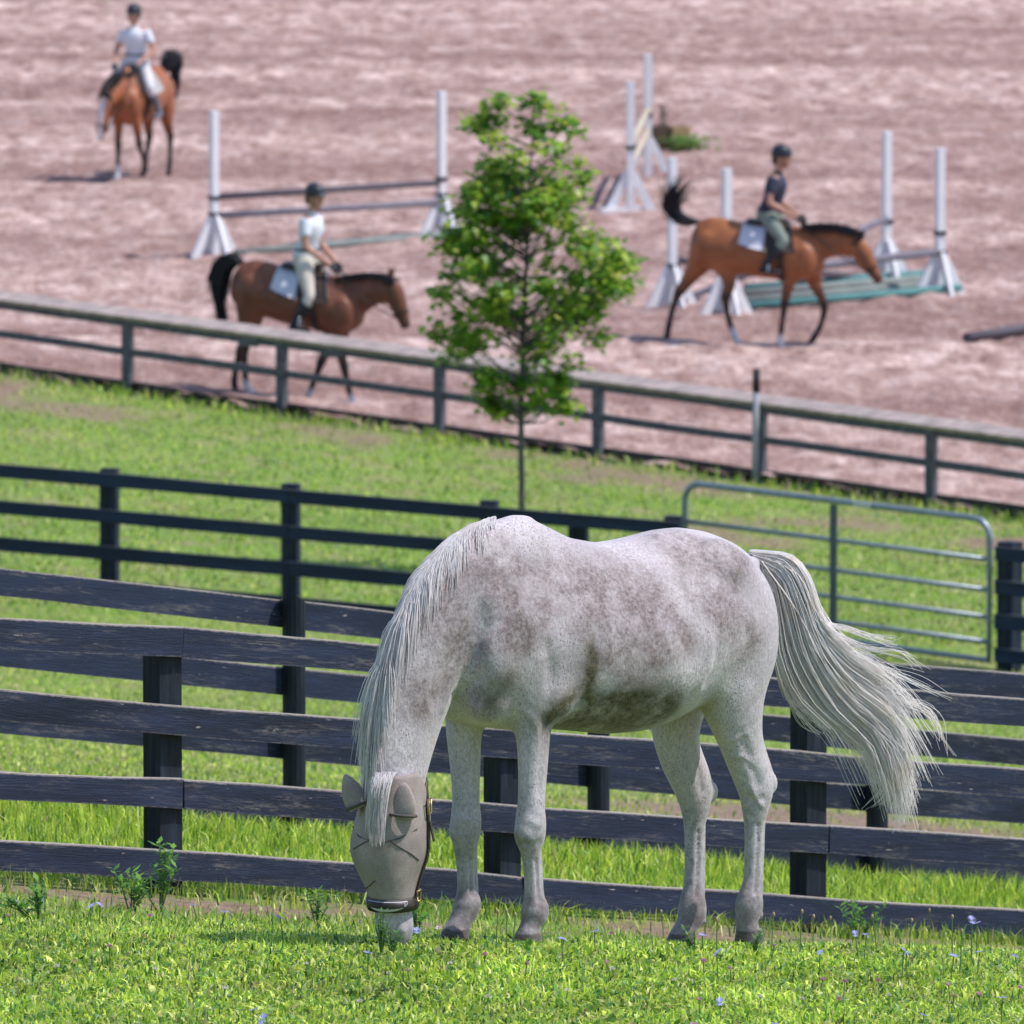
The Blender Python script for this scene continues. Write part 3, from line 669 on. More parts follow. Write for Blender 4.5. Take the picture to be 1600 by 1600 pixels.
def leg(spec, lat0, lat1, n=18):
    k = len(spec); secs = []
    for i, (px, py, fa, la) in enumerate(spec):
        t = i / (k - 1); lat = lat0 + (lat1 - lat0) * min(1, t * 1.6); secs.append((L(px, py, lat), la, fa))
    return secs
# pixel centre, fore-aft and lateral half thickness at each level
LEGS = dict(
 FL=(.13, .15, [(796, 885, .05, .02), (794, 925, .11, .05), (798, 960, .145, .08), (813, 1030, .14, .09), (826, 1080, .12, .08), (832, 1125, .085, .068), (833, 1170, .072, .06), (832, 1215, .062, .053), (830, 1255, .055, .05), (829, 1285, .058, .052), (828, 1310, .056, .05), (829, 1332, .044, .042), (831, 1360, .038, .035), (833, 1395, .039, .036), (836, 1418, .052, .046), (834, 1432, .050, .046), (829, 1446, .041, .040), (826, 1458, .047, .046), (825, 1466, .055, .053), (824, 1476, .062, .060)]),
 FR=(-.13, -.15, [(770, 900, .05, .02), (758, 945, .11, .05), (745, 1000, .13, .08), (735, 1060, .115, .08), (727, 1110, .095, .07), (725, 1150, .080, .063), (727, 1200, .066, .056), (728, 1250, .056, .05), (728, 1280, .057, .052), (727, 1305, .055, .05), (727, 1328, .045, .042), (727, 1355, .039, .037), (728, 1388, .040, .037), (730, 1408, .052, .047), (727, 1422, .050, .046), (721, 1436, .042, .041), (715, 1450, .048, .047), (712, 1459, .056, .053), (710, 1470, .063, .06)]),
 HL=(.13, .145, [(1105, 850, .08, .03), (1120, 900, .18, .09), (1138, 960, .235, .13), (1144, 1015, .225, .135), (1143, 1060, .19, .12), (1146, 1100, .15, .10), (1154, 1140, .115, .08), (1163, 1180, .09, .064), (1175, 1212, .080, .054), (1181, 1236, .074, .054), (1180, 1262, .060, .05), (1178, 1290, .046, .042), (1177, 1330, .041, .037), (1175, 1375, .041, .037), (1172, 1402, .050, .044), (1170, 1420, .054, .048), (1167, 1437, .045, .044), (1168, 1452, .047, .047), (1170, 1464, .057, .056), (1171, 1482, .067, .065)]),
 HR=(-.15, -.145, [(1085, 1000, .19, .11), (1072, 1050, .18, .11), (1060, 1095, .145, .095), (1056, 1140, .115, .08), (1063, 1180, .096, .068), (1078, 1215, .086, .057), (1085, 1240, .076, .055), (1086, 1265, .063, .051), (1085, 1292, .050, .044), (1084, 1335, .044, .039), (1083, 1380, .044, .039), (1082, 1410, .053, .046), (1081, 1428, .056, .049), (1074, 1445, .046, .045), (1067, 1458, .048, .048), (1064, 1470, .058, .055), (1061, 1487, .067, .064)]))
for k_ in LEGS:                                    # slim cannons, full joints
    f_ = lambda py: (1.10 if 1275 <= py <= 1315 else .90 if 1330 <= py <= 1400 else 1.09 if 1400 < py <= 1436 else 1) if k_[0] == 'F' else (1.07 if 1205 <= py <= 1250 else .89 if 1280 <= py <= 1395 else 1.09 if 1395 < py <= 1432 else 1)
    LEGS[k_] = (LEGS[k_][0], LEGS[k_][1], [(px, py, a * f_(py), b * f_(py)) for px, py, a, b in LEGS[k_][2]])
LP_ = {}
for k_, (l0, l1, spec) in LEGS.items():
    s_ = leg(spec, l0, l1); LP_[k_] = s_; mb.loft(smooth_secs(s_, 3), 18)
# joints and muscles
mb.ball(L(1203, 1224, .145), (.035, .028, .045)); mb.ball(L(1110, 1238, -.145), (.035, .028, .045))            # points of hock
mb.loft([(L(1176, 1120, .15), .03, .03), (L(1189, 1165, .149), .02, .024), (L(1199, 1200, .147), .018, .022), (L(1205, 1224, .145), .02, .022)], 10)  # Achilles tendon
mb.loft([(L(1075, 1130, -.15), .03, .03), (L(1090, 1175, -.149), .02, .024), (L(1103, 1212, -.147), .018, .022), (L(1110, 1238, -.145), .02, .022)], 10)
for k_, pk, dx in (('FL', (826, 1302), .02), ('FR', (724, 1298), .02)):
    l = .15 if k_ == 'FL' else -.15; mb.ball(L(*pk, l) + Vector((.012, 0, 0)), (.05, .048, .055)); mb.ball(L(pk[0] + 17, pk[1] + 6, l) , (.022, .024, .03))
for (px, py), l in (((846, 1424), .15), ((741, 1414), -.15), ((1183, 1428), .145), ((1094, 1436), -.145)): mb.ball(L(px, py, l), (.024, .028, .026))   # ergots
def tendon(a, b, l, r=.014): mb.loft([(L(*a, l), r * .9, r), (L((a[0] + b[0]) / 2, (a[1] + b[1]) / 2, l), r * .85, r), (L(*b, l), r, r * 1.1)], 8)
tendon((842, 1325), (846, 1412), .15); tendon((741, 1322), (743, 1404), -.15); tendon((1192, 1272), (1186, 1412), .145); tendon((1098, 1276), (1096, 1420), -.145)
for s in (-1, 1):
    mb.ball(L(748, 1020) + Vector((0, s * .145, 0)), (.14, .075, .18))                                             # point of shoulder
    mb.ball(L(812, 1070) + Vector((0, s * .19, 0)), (.13, .06, .13))                                             # triceps / elbow
    mb.ball(L(1085, 885) + Vector((0, s * .185, 0)), (.09, .055, .06))                                              # point of hip
    mb.ball(L(1070, 1045) + Vector((0, s * .17, 0)), (.12, .075, .13))                                           # stifle
    mb.ball(L(1118, 965) + Vector((0, s * .13, 0)), (.12, .09, .20))                                              # buttock
    mb.ball(L(960, 1010) + Vector((0, s * .13, 0)), (.38, .195, .24))                                             # barrel
    mb.ball(L(738, 1090) + Vector((0, s * .09, 0)), (.10, .09, .10))                                              # breast
mb.loft([(L(1166, 880), .03, .026), (L(1192, 872), .030, .026), (L(1215, 876), .028, .024), (L(1232, 892), .022, .02)], 12)   # dock
# veins and folds under the thin skin
def vein(pts, l, r=.0075): mb.loft([(L(px, py, l), r, r) for px, py in pts], 6)
BODY = mb.solid('body', None, HORSE, voxel=.0085, it=3, fac=.5)
co = coords(BODY); wt = np.clip((co[:, 2] - .62) / .22, 0, 1) * np.clip((co[:, 0] + 1.2) * 4, 0, 1) * np.clip((L(690, 1000).x + .02 - co[:, 0]) / .15, .25, 1)
relax(BODY, 45, wt); co = coords(BODY)
# veins, creases and muscle edges pressed into the skin
def sculpt(pts, amp, sig):
    global co
    bv = BVHTree.FromPolygons([tuple(c) for c in co], [tuple(p.vertices) for p in BODY.data.polygons]); hits = []
    for px, py in cr(pts, len(pts) * 7):
        h = bv.ray_cast(WH.loc(CAMP), WH.dirl(ray(px, py)).normalized())[0]
        if h is not None: hits.append(tuple(h))
    if len(hits) < 2: return
    H = np.array(hits); nr = np.empty(len(co) * 3, np.float32); BODY.data.vertices.foreach_get('normal', nr); nr = nr.reshape(-1, 3); cen = H.mean(0)
    sel = np.where(((co - cen) ** 2).sum(1) < (np.abs(H - cen).max() * 1.8 + sig * 3) ** 2)[0]
    d2 = ((co[sel][:, None, :] - H[None]) ** 2).sum(-1).min(1)
    co[sel] += nr[sel] * (amp * np.exp(-d2 / (2 * sig * sig)))[:, None]; BODY.data.vertices.foreach_set('co', co.astype(np.float32).ravel()); BODY.data.update()
for pts, amp, sig in (([(1136, 1157), (1152, 1153), (1169, 1146)], .006, .006), ([(1144, 1182), (1163, 1183), (1177, 1195)], .006, .006), ([(1172, 1228), (1180, 1245), (1190, 1259)], .007, .007), ([(1070, 1138), (1058, 1185), (1059, 1234), (1064, 1286)], .006, .006),
    ([(812, 1107), (830, 1122), (840, 1142), (842, 1160)], .006, .006), ([(707, 1087), (737, 1070), (760, 1047)], -.014, .010), ([(1113, 1005), (1107, 1040), (1092, 1070)], .012, .012), ([(1122, 1000), (1118, 1040), (1104, 1068)], -.012, .012),
    ([(766, 928), (752, 968), (740, 995), (712, 1052), (692, 1105)], .012, .014), ([(748, 950), (730, 990), (704, 1040), (680, 1090)], -.012, .016), ([(785, 905), (797, 935), (790, 972)], -.012, .014), ([(855, 1010), (862, 1060), (858, 1100)], -.014, .014), ([(935, 985), (928, 1015), (912, 1050)], -.010, .008),
    ([(835, 960), (846, 1010), (848, 1050)], .003, .03), ([(1085, 900), (1075, 960), (1085, 1020)], -.012, .03), ([(1160, 930), (1168, 1000), (1172, 1060)], -.008, .02), ([(900, 870), (960, 868), (1010, 862)], -.006, .03),
    ([(1168, 1290), (1166, 1350), (1164, 1395)], .004, .008), ([(1160, 1150), (1172, 1190), (1186, 1225)], -.012, .010), ([(1075, 1150), (1088, 1195), (1098, 1235)], -.012, .010), ([(850, 1120), (846, 1180), (842, 1240)], -.009, .009), ([(742, 1150), (742, 1200), (740, 1250)], -.009, .009), ([(812, 1292), (826, 1284), (843, 1290)], .007, .010), ([(814, 1316), (828, 1322), (842, 1316)], -.008, .008), ([(714, 1288), (727, 1281), (741, 1288)], .007, .010), ([(1165, 1245), (1178, 1252), (1192, 1248)], -.007, .008), ([(1185, 1290), (1183, 1350), (1180, 1395)], -.011, .006), ([(1092, 1300), (1090, 1360), (1088, 1400)], -.011, .006), ([(838, 1345), (840, 1375), (842, 1405)], -.011, .006), ([(734, 1340), (736, 1370), (737, 1398)], -.011, .006)):
    sculpt(pts, amp * (.6 if sig >= .008 else 1), sig * (1.25 if sig >= .008 else 1))
BODY.data.update(); relax(BODY, 4, wt); co = coords(BODY)
def blob(px, py, lat, r, s=1.0, st=None):
    c = np.array(L(px, py, lat)); d = co - c; d = np.concatenate([d[:, :1], (np.abs(co[:, 1:2]) - abs(lat)), d[:, 2:]], 1)
    if st is not None: d = d / np.array(st)
    return s * np.exp(-(d ** 2).sum(1) / r ** 2)
dirt = 2.6 * sum([blob(930, 900, .2, .14, .25), blob(1000, 1040, .28, .12, .35), blob(1090, 930, .25, .12, .3), blob(850, 940, .2, .12, .25), blob(720, 960, .12, .12, .3), blob(880, 880, .2, .12, .3), blob(1060, 1000, .28, .1, .4), blob(1140, 880, .15, .10, .45), blob(770, 850, .08, .08, .35),blob(785, 965, .2, .13, .75), blob(735, 905, .14, .12, .55), blob(800, 900, .15, .10, .45), blob(1025, 930, .3, .14, 1.0, (.8, 1, 1.4)), blob(960, 985, .3, .17, .6), blob(985, 875, .25, .12, .55), blob(905, 930, .28, .10, .45),
            blob(1128, 945, .25, .10, .65, (1, 1, 1.5)), blob(1110, 865, .2, .12, .4), blob(1165, 1000, .25, .1, .4), blob(690, 1000, .1, .14, .6), blob(660, 1090, .1, .12, .5), blob(1050, 835, .1, .12, .5), blob(840, 1010, .24, .10, .3), blob(730, 1060, .2, .09, .4)])
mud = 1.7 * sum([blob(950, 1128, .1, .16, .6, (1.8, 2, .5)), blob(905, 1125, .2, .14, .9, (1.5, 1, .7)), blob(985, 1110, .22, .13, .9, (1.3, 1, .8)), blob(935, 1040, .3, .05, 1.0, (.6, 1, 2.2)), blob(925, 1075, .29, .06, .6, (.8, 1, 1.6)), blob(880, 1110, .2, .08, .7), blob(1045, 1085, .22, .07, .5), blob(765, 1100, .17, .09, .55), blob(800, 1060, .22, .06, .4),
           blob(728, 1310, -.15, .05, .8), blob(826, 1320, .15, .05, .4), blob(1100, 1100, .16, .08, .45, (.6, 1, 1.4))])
low = np.zeros(len(co))
for k_, sp in LP_.items():
    for q in sp[-6:]:
        d = co - np.array(q[0]); low = np.maximum(low, np.clip(1.35 * np.exp(-(d ** 2).sum(1) / .068 ** 2), 0, .92))
hoof = np.zeros(len(co))
for k_, sp in LP_.items():
    c = np.array(sp[-1][0]); d = co - c; hoof = np.maximum(hoof, ((np.hypot(d[:, 0], d[:, 1]) < .13) & (co[:, 2] < sp[-3][0].z + .002)).astype(float))
mz = np.array(hp(616, 1462, 0)); muzz = np.clip(1.5 * np.exp(-(((co - mz) / np.array([1, 1, 1.])) ** 2).sum(1) / .095 ** 2), 0, 1)
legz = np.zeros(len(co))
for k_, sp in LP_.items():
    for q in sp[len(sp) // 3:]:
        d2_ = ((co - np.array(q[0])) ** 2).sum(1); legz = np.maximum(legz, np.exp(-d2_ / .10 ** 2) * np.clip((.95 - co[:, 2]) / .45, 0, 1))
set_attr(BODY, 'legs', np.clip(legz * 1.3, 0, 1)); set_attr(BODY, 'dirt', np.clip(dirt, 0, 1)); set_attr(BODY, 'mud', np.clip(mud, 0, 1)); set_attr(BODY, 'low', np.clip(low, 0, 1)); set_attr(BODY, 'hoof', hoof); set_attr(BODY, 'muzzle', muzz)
Mw = NT('white_coat'); v = Mw.coord(); vh = Mw.coord((1, 1, .45))
n1 = Mw.noise(v, 7, 7, .72); fine = Mw.noise(vh, 120, 4, .7)
base = Mw.ramp(Mw.noise(v, 3, 5, .6), [(.3, (.46, .405, .445)), (.7, (.78, .70, .75))])
base = Mw.mix(Mw.ramp(fine, [(.40, .55), (.60, 0.)]), base, (.27, .225, .25))
dm = Mw.math('MULTIPLY', Mw.attr('dirt'), Mw.ramp(n1, [(.30, .2), (.58, 1.)]))
base = Mw.mix(dm, base, Mw.ramp(Mw.noise(v, 60, 4, .7), [(.35, (.12, .088, .088)), (.65, (.32, .255, .26))]))
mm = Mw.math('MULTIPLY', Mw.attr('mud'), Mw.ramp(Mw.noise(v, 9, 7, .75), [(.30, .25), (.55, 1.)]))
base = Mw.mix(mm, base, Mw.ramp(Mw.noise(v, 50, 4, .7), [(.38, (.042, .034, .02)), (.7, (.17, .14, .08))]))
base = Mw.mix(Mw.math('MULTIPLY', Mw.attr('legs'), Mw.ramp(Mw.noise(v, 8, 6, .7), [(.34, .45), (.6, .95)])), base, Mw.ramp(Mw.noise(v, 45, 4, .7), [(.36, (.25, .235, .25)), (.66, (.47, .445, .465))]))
lm = Mw.math('MULTIPLY', Mw.attr('low'), Mw.ramp(Mw.noise(v, 16, 6, .7), [(.32, .35), (.6, 1.)]))
base = Mw.mix(lm, base, (.155, .12, .12))
base = Mw.mix(Mw.math('MULTIPLY', Mw.attr('muzzle'), Mw.ramp(Mw.noise(v, 22, 4), [(.3, .55), (.6, 1.)])), base, (.13, .13, .155))
sv = Mw.n('ShaderNodeTexVoronoi'); sv.inputs['Scale'].default_value = 78; Mw.l(v, sv.inputs['Vector'])
spk = Mw.math('MULTIPLY', Mw.ramp(sv.outputs['Distance'], [(.16, 1.), (.28, 0.)]), Mw.ramp(Mw.noise(v, 5, 3, .6), [(.40, .1), (.62, .95)]))
base = Mw.mix(spk, base, (.13, .10, .115))
hf = Mw.ramp(Mw.noise(Mw.coord((1, 1, 6)), 20, 4), [(.3, (.05, .042, .042)), (.7, (.15, .125, .12))])
Mw.color(Mw.mix(Mw.attr('hoof'), base, hf)); Mw.rough(.62); Mw.b.inputs['Sheen Weight'].default_value = .25; Mw.b.inputs['Sheen Roughness'].default_value = .4
Mw.bump(Mw.math('ADD', Mw.math('MULTIPLY', fine, .35), Mw.noise(v, 14, 4, .6)), .006, .9)
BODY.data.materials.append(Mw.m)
bvh = BVHTree.FromPolygons([tuple(c) for c in co], [tuple(p.vertices) for p in BODY.data.polygons])
def outside(p, gap):
    q, nrm, i, d = bvh.find_nearest(Vector(p))
    s = (Vector(p) - q).dot(nrm)
    return p if s > gap else np.array(q + nrm * gap)
# ---- mane, forelock, tail
def hairshade(M, col):
    tr = M.n('ShaderNodeBsdfTranslucent'); mx = M.n('ShaderNodeMixShader'); mx.inputs[0].default_value = .5; M.l(col, M.b.inputs['Base Color']); M.l(col, tr.inputs[0])
    M.l(M.b.outputs[0], mx.inputs[1]); M.l(tr.outputs[0], mx.inputs[2]); M.l(mx.outputs[0], M.t.nodes['Material Output'].inputs[0])
Mh = NT('white_hair'); Mh.rough(.42); hairshade(Mh, Mh.ramp(Mh.noise(Mh.coord(), 9, 4), [(.3, (.86, .80, .80)), (.7, (.97, .94, .97))])); Mh.b.inputs['Sheen Weight'].default_value = .2
Mt = NT('tail_hair'); Mt.rough(.42); hairshade(Mt, Mt.ramp(Mt.noise(Mt.coord(), 7, 4), [(.28, (.90, .84, .79)), (.48, (.96, .92, .92)), (.7, (.98, .96, .98))])); Mt.b.inputs['Sheen Weight'].default_value = .2
crest = cr([L(*q) for q in ((775, 806), (740, 826), (700, 866), (660, 912), (628, 965), (606, 1030), (592, 1095), (586, 1160), (590, 1212))], 60)
mane = []
ctrs = np.array([tuple(q[0]) for q in NECKS])
for q in range(3600):
    t = rng.random() ** 1.1 * .90; i = t * 59; a = crest[int(i)] * (1 - i % 1) + crest[min(int(i) + 1, 59)] * (i % 1)
    clump = int(t * 46 + rng.normal(0, .25)); cr_ = random.Random(clump)
    left = (clump % 3 == 0 and t < .95) or rng.random() < .22
    sgn = 1 if left else -1
    if rng.random() < .30: sgn *= .15
    side_k = 1.0 if left else (1.0 if t < .35 else .45)
    c = ctrs[np.argmin(((ctrs - a) ** 2).sum(1))]; out = a - c; out /= np.linalg.norm(out)
    Ln = (.10 + .16 * min(1, t * 2.2)) * (1 if t < .6 else 1 - (t - .6) * 1.2) * (.6 + .7 * rng.random()) * (1.15 if cr_.random() < .5 else .85); m = 8; pts = [a - out * .01]
    tg = crest[min(int(i) + 2, 59)] - crest[max(0, int(i) - 2)]; tg /= np.linalg.norm(tg); d = out * .30 + tg * cr_.uniform(.45, .95) + np.array([0, sgn * .55 * side_k, 0]) + np.array([cr_.uniform(-.15, .15), rng.normal(0, .1), -.15]) + rng.normal(0, .06, 3)
    p = a.copy()
    for k in range(1, m):
        d = d / np.linalg.norm(d); p = p + d * Ln / (m - 1); p = np.array(outside(p, .003 + .007 * rng.random())); pts.append(p)
        d = d + tg * .12 + np.array([.08 * cr_.uniform(-1, 1), sgn * .02, -.5]) + rng.normal(0, .045, 3)
    mane.append(pts)
strands('mane', Mh.m, HORSE, mane, .0023, .0007)
fl = []
for q in range(330):
    u = rng.normal(0, 1); a = np.array(hp(612 + u * 5, 1198 + 8 * rng.random(), -.075 + .02 * rng.random()))
    Ln = .08 + .20 * rng.random(); pts = []; sw = rng.normal(0, .02) + u * .006; w2 = rng.normal(0, .012)
    for k in range(9):
        s = k / 8; y = 1200 + s * Ln * 410; bulge = .075 + .055 * math.sin(min(1, s * 1.3) * 1.7)
        pts.append(np.array(hp(611 + u * 6 * (1 - .3 * s) - 8 * s + w2 * 410 * s * (1 - s) , y, -bulge - .028 - .012 * rng.random() * (1 - s))) + np.array([0, sw * s * .5, 0]))
    fl.append(pts)
strands('forelock', Mh.m, HORSE, fl, .0022, .0007)
up_ = cr([(1174, 863), (1232, 872), (1262, 905), (1284, 965), (1330, 1015), (1400, 1060), (1475, 1160)], 40)
ce_ = cr([(1178, 872), (1222, 892), (1248, 950), (1276, 1030), (1330, 1110), (1395, 1175), (1418, 1285)], 40)
lo_ = cr([(1182, 886), (1205, 920), (1213, 970), (1222, 1030), (1252, 1095), (1310, 1150), (1362, 1255)], 40)
tail = []
TY = WH.W(L(1192, 876))[1] + .02
tdep = L(1200, 880).x
def tail_pt(px, py, dy): return np.array(WH.loc(at(px, py, TY + dy)))
NS = 26; NR = 20; tv = []; ta = []; ts = []
for i in range(NS):
    sp_ = .80 * i / (NS - 1); q = sp_ * 39; k0 = int(q); fr_ = q - k0; ev = lambda C: C[k0] * (1 - fr_) + C[min(39, k0 + 1)] * fr_
    cu_, cl_, cc_ = ev(up_), ev(lo_), ev(ce_); hw_ = (cu_ - cl_) / 2 * float(np.interp(sp_, [0, .12, .4, .65, .8], [.8, .86, .72, .52, .12])); mid = cc_ * .7 + (cu_ + cl_) * .15; dp = float(np.interp(sp_, [0, .15, .5, .8], [.03, .055, .045, .008]))
    for j in range(NR):
        a = 2 * math.pi * j / NR; rip = 1 + .10 * math.sin(7 * a + 3 * sp_) + .06 * math.sin(13 * a - 5 * sp_)
        tv.append(WH.loc(at(mid[0] + hw_[0] * math.cos(a) * rip, mid[1] + hw_[1] * math.cos(a) * rip, TY + dp * math.sin(a) * rip))); ta.append(math.cos(a) * 2 + math.sin(a)); ts.append(sp_)
mt_ = MB().add(tv, [(i * NR + j, i * NR + (j + 1) % NR, (i + 1) * NR + (j + 1) % NR, (i + 1) * NR + j) for i in range(NS - 1) for j in range(NR)] + [tuple(range(NR - 1, -1, -1)), tuple((NS - 1) * NR + j for j in range(NR))])
Mc = NT('tail_underhair'); cx = Mc.n('ShaderNodeCombineXYZ'); Mc.l(Mc.math('MULTIPLY', Mc.attr('sl'), 1.6), cx.inputs[0]); Mc.l(Mc.math('MULTIPLY', Mc.attr('an'), 9.), cx.inputs[1]); st_ = Mc.noise(cx.outputs[0], 4.0, 6, .65, .4)
Mc.color(Mc.ramp(st_, [(.28, (.66, .59, .56)), (.46, (.90, .85, .85)), (.7, (.96, .93, .95))])); Mc.rough(.5); Mc.bump(st_, .02, 1.0)
tco = mt_.build('tail_underhair', Mc.m, HORSE, True); set_attr(tco, 'an', ta); set_attr(tco, 'sl', ts)
for q in range(2300):
    u = np.clip(rng.normal(0, .55), -1, 1); cl = int((u + 1) * 9 + rng.normal(0, .35)); cq = random.Random(cl * 7 + 3)
    ln = 1.03 - .5 * rng.random() ** 1.5
    ln *= 1 - .22 * abs(u) * rng.random()
    jx = rng.normal(0, 4.2); jy = rng.normal(0, 4.2); ph = cq.uniform(0, 6.28); am = cq.uniform(3, 14); dz = rng.choice((-1, -1, 1)) * abs(rng.normal(.045, .015)); fr = cq.uniform(-1, 1)
    k = 14; pts = []
    for s in np.linspace(0, ln, k):
        i = min(39, int(s * 39)); base_ = (ce_[i] * (1 - u) + up_[i] * u) if u >= 0 else (ce_[i] * (1 + u) + lo_[i] * (-u))
        sp = s ** 1.3
        x = base_[0] + jx * (.5 + 1.6 * sp) + am * sp * math.sin(ph + s * 4) + fr * 16 * max(0, s - .6); y = base_[1] + jy * (.5 + 1.4 * sp) + am * sp * math.cos(ph + s * 3.3) + 8 * max(0, s - .7) * rng.normal()
        pts.append(tail_pt(x, y, dz * (.75 + .3 * s)))
    tail.append(pts)
# loose wisps
for ends, cnt in (([(1190, 880), (1204, 950), (1208, 1020), (1228, 1085), (1262, 1130), (1300, 1152)], 26), ([(1190, 880), (1206, 940), (1214, 1010), (1234, 1070), (1256, 1100), (1290, 1135)], 22),
                  ([(1195, 870), (1250, 900), (1282, 965), (1330, 985), (1390, 1003), (1400, 1003)], 22), ([(1195, 870), (1250, 900), (1285, 970), (1345, 1010), (1410, 1020), (1440, 1045)], 24),
                  ([(1195, 870), (1255, 905), (1290, 985), (1360, 1035), (1430, 1065), (1490, 1090)], 16), ([(1195, 870), (1250, 910), (1290, 1000), (1370, 1080), (1450, 1110), (1478, 1170)], 30),
                  ([(1190, 876), (1240, 950), (1300, 1090), (1370, 1190), (1385, 1230), (1352, 1268)], 26), ([(1190, 876), (1250, 960), (1320, 1090), (1410, 1180), (1420, 1250), (1402, 1300)], 24)):
    for q in range(cnt):
        e = np.array(ends, float); e[1:] += rng.normal(0, 2.4, e[1:].shape) * np.linspace(.4, 2.6, len(e) - 1)[:, None]; c = cr(e, 26)[:int(14 + 13 * rng.random() ** .6)]; dz = rng.normal(0, .03)
        tail.append([tail_pt(p[0], p[1], dz) for p in c])
strands('tail', Mt.m, HORSE, tail, .0021, .0006)

# ---- fly mask
Mm = NT('fly_mask_mesh'); v = Mm.coord(); wv = Mm.noise(v, 260, 2, .5)
Mm.color(Mm.mix(Mm.ramp(wv, [(.4, 0.), (.6, .55)]), Mm.ramp(Mm.noise(v, 9, 5), [(.3, (.25, .20, .19)), (.7, (.44, .36, .345))]), (.19, .17, .16))); Mm.rough(.85); Mm.bump(wv, .002, .8)
M_TRIM = simple('mask_trim', (.10, .085, .08), rough=.8); M_FLEECE = simple('pale_fleece', (.62, .62, .70), (.5, .5, .58), 40, .9)
mroot = WH.W(hp(610, 1290, .05)); MASK = empty('fly_mask', tuple(mroot), WH.yaw, 'taupe mesh fly mask with ear covers on the grazing white horse', 'fly mask')
mo = WH.loc(mroot)
def shell(secs, mb, n=28, thick=.004, a0=0, a1=2 * math.pi):
    k = len(secs); vs = []
    for c, rl, rd in secs:
        for j in range(n): 
            a = a0 + (a1 - a0) * j / n; vs.append(Vector(c) - mo + HL_ * (math.cos(a) * rl) + HF_ * (math.sin(a) * rd))
    fs = [(i * n + j, (i + 1) * n + j, (i + 1) * n + (j + 1) % n, i * n + (j + 1) % n) for i in range(k - 1) for j in range(n)]
    mb.add(vs, fs)
ms = [(614, 1207, .088, .105, .02), (612, 1235, .112, .14, .045), (609, 1272, .132, .168, .055), (606, 1305, .143, .178, .05), (605, 1332, .145, .175, .045), (607, 1358, .123, .155, .03), (611, 1383, .098, .125, .012), (613, 1402, .086, .108, .004)]
MS = smooth_secs([(hp(px, py, bk), rl, rd) for px, py, rl, rd, bk in ms], 3)
m_ = MB(); shell(MS, m_, 36); mk = m_.build('mask', Mm.m, MASK, True)
sdm = mk.modifiers.new('thick', 'SOLIDIFY'); sdm.thickness = .004
def mask_pt(u, py, off=.006):                     # point on the mask front, u = -1..1 across the face (horse's left +)
    c = Vector([float(np.interp(py, MPY, [q[0][k] for q in MS])) for k in range(3)]); rl = float(np.interp(py, MPY, [q[1] for q in MS])); rd = float(np.interp(py, MPY, [q[2] for q in MS])); a = math.acos(max(-1, min(1, u))); return Vector(c) - mo + HL_ * (math.cos(a) * (rl + off)) + HF_ * (math.sin(a) * (rd + off))
MPY = list(np.interp(np.linspace(0, len(ms) - 1, len(MS)), range(len(ms)), [q[1] for q in ms]))
def seam(pts, r=.0026): return MB().tube([mask_pt(*q) for q in pts], r, 6).build('seam', M_TRIM, MASK, True)
seam([(-.92, 1292), (-.6, 1302), (-.2, 1307), (.15, 1307), (.5, 1302), (.85, 1290)]); seam([(-.97, 1332), (-.7, 1322), (-.45, 1312), (-.3, 1306)]); seam([(.3, 1306), (.5, 1315), (.75, 1328), (.9, 1340)])
seam([(-.8, 1385), (-.5, 1378), (-.2, 1368)], .0025)
tr = MB(); shell([(hp(613, 1399, .004), .089, .111), (hp(613, 1407, .003), .088, .109)], tr, 36); tr.build('edge_binding', M_TRIM, MASK, True).modifiers.new('t', 'SOLIDIFY').thickness = .006
fp = MB(); k = 14; vs = []
for j in range(k + 1):
    a = R(40 + 100 * j / k); w = math.sin(math.pi * j / k) ** .6
    c0 = Vector(hp(614, 1404, .002)) - mo; vs += [c0 + HL_ * (math.cos(a) * .087) + HF_ * (math.sin(a) * .107) + Vector((0, 0, .004)), c0 + HL_ * (math.cos(a) * .088) + HF_ * (math.sin(a) * .108) + Vector((0, 0, -.008 - .026 * w))]
fp.add(vs, [(2 * j, 2 * j + 1, 2 * j + 3, 2 * j + 2) for j in range(k)]); fp.build('fleece_pad', M_FLEECE, MASK, True).modifiers.new('t', 'SOLIDIFY').thickness = .012
def ear(base, tip, wid, name):
    b = Vector(base); t = Vector(tip); d = (t - b); Le = d.length; d.normalize(); sd = d.cross(HF_).normalized(); fr = sd.cross(d); n = 16; vs = []; rows = 9
    for i in range(rows):
        s = i / (rows - 1); w = wid * float(np.interp(s, [0, .3, .6, .85, 1], [.85, 1.0, .82, .45, .12]))
        for j in range(n):
            a = 2 * math.pi * j / n; f_ = math.sin(a); dep = w * (.95 if f_ < 0 else .35)
            vs.append(b + d * (Le * s) + sd * (math.cos(a) * w) + (-fr) * (-f_ * dep) - mo)
    fs = [(i * n + j, i * n + (j + 1) % n, (i + 1) * n + (j + 1) % n, (i + 1) * n + j) for i in range(rows - 1) for j in range(n)] + [tuple((rows - 1) * n + j for j in range(n))]
    e = MB().add(vs, fs).build(name, Mm.m, MASK, True)
    ring = [b - mo + sd * (math.cos(a) * wid * 1.05) + fr * (math.sin(a) * wid * .62) + d * .012 for a in np.linspace(0, 2 * math.pi, 17)]
    MB().tube(ring, .006, 6, cap=False).build('ear_binding', M_TRIM, e, True)
    return e
ear(hp(566, 1260, -.055), hp(543, 1208, -.035), .046, 'ear_cover'); ear(hp(639, 1272, -.105), hp(642, 1217, -.10), .052, 'ear_cover')

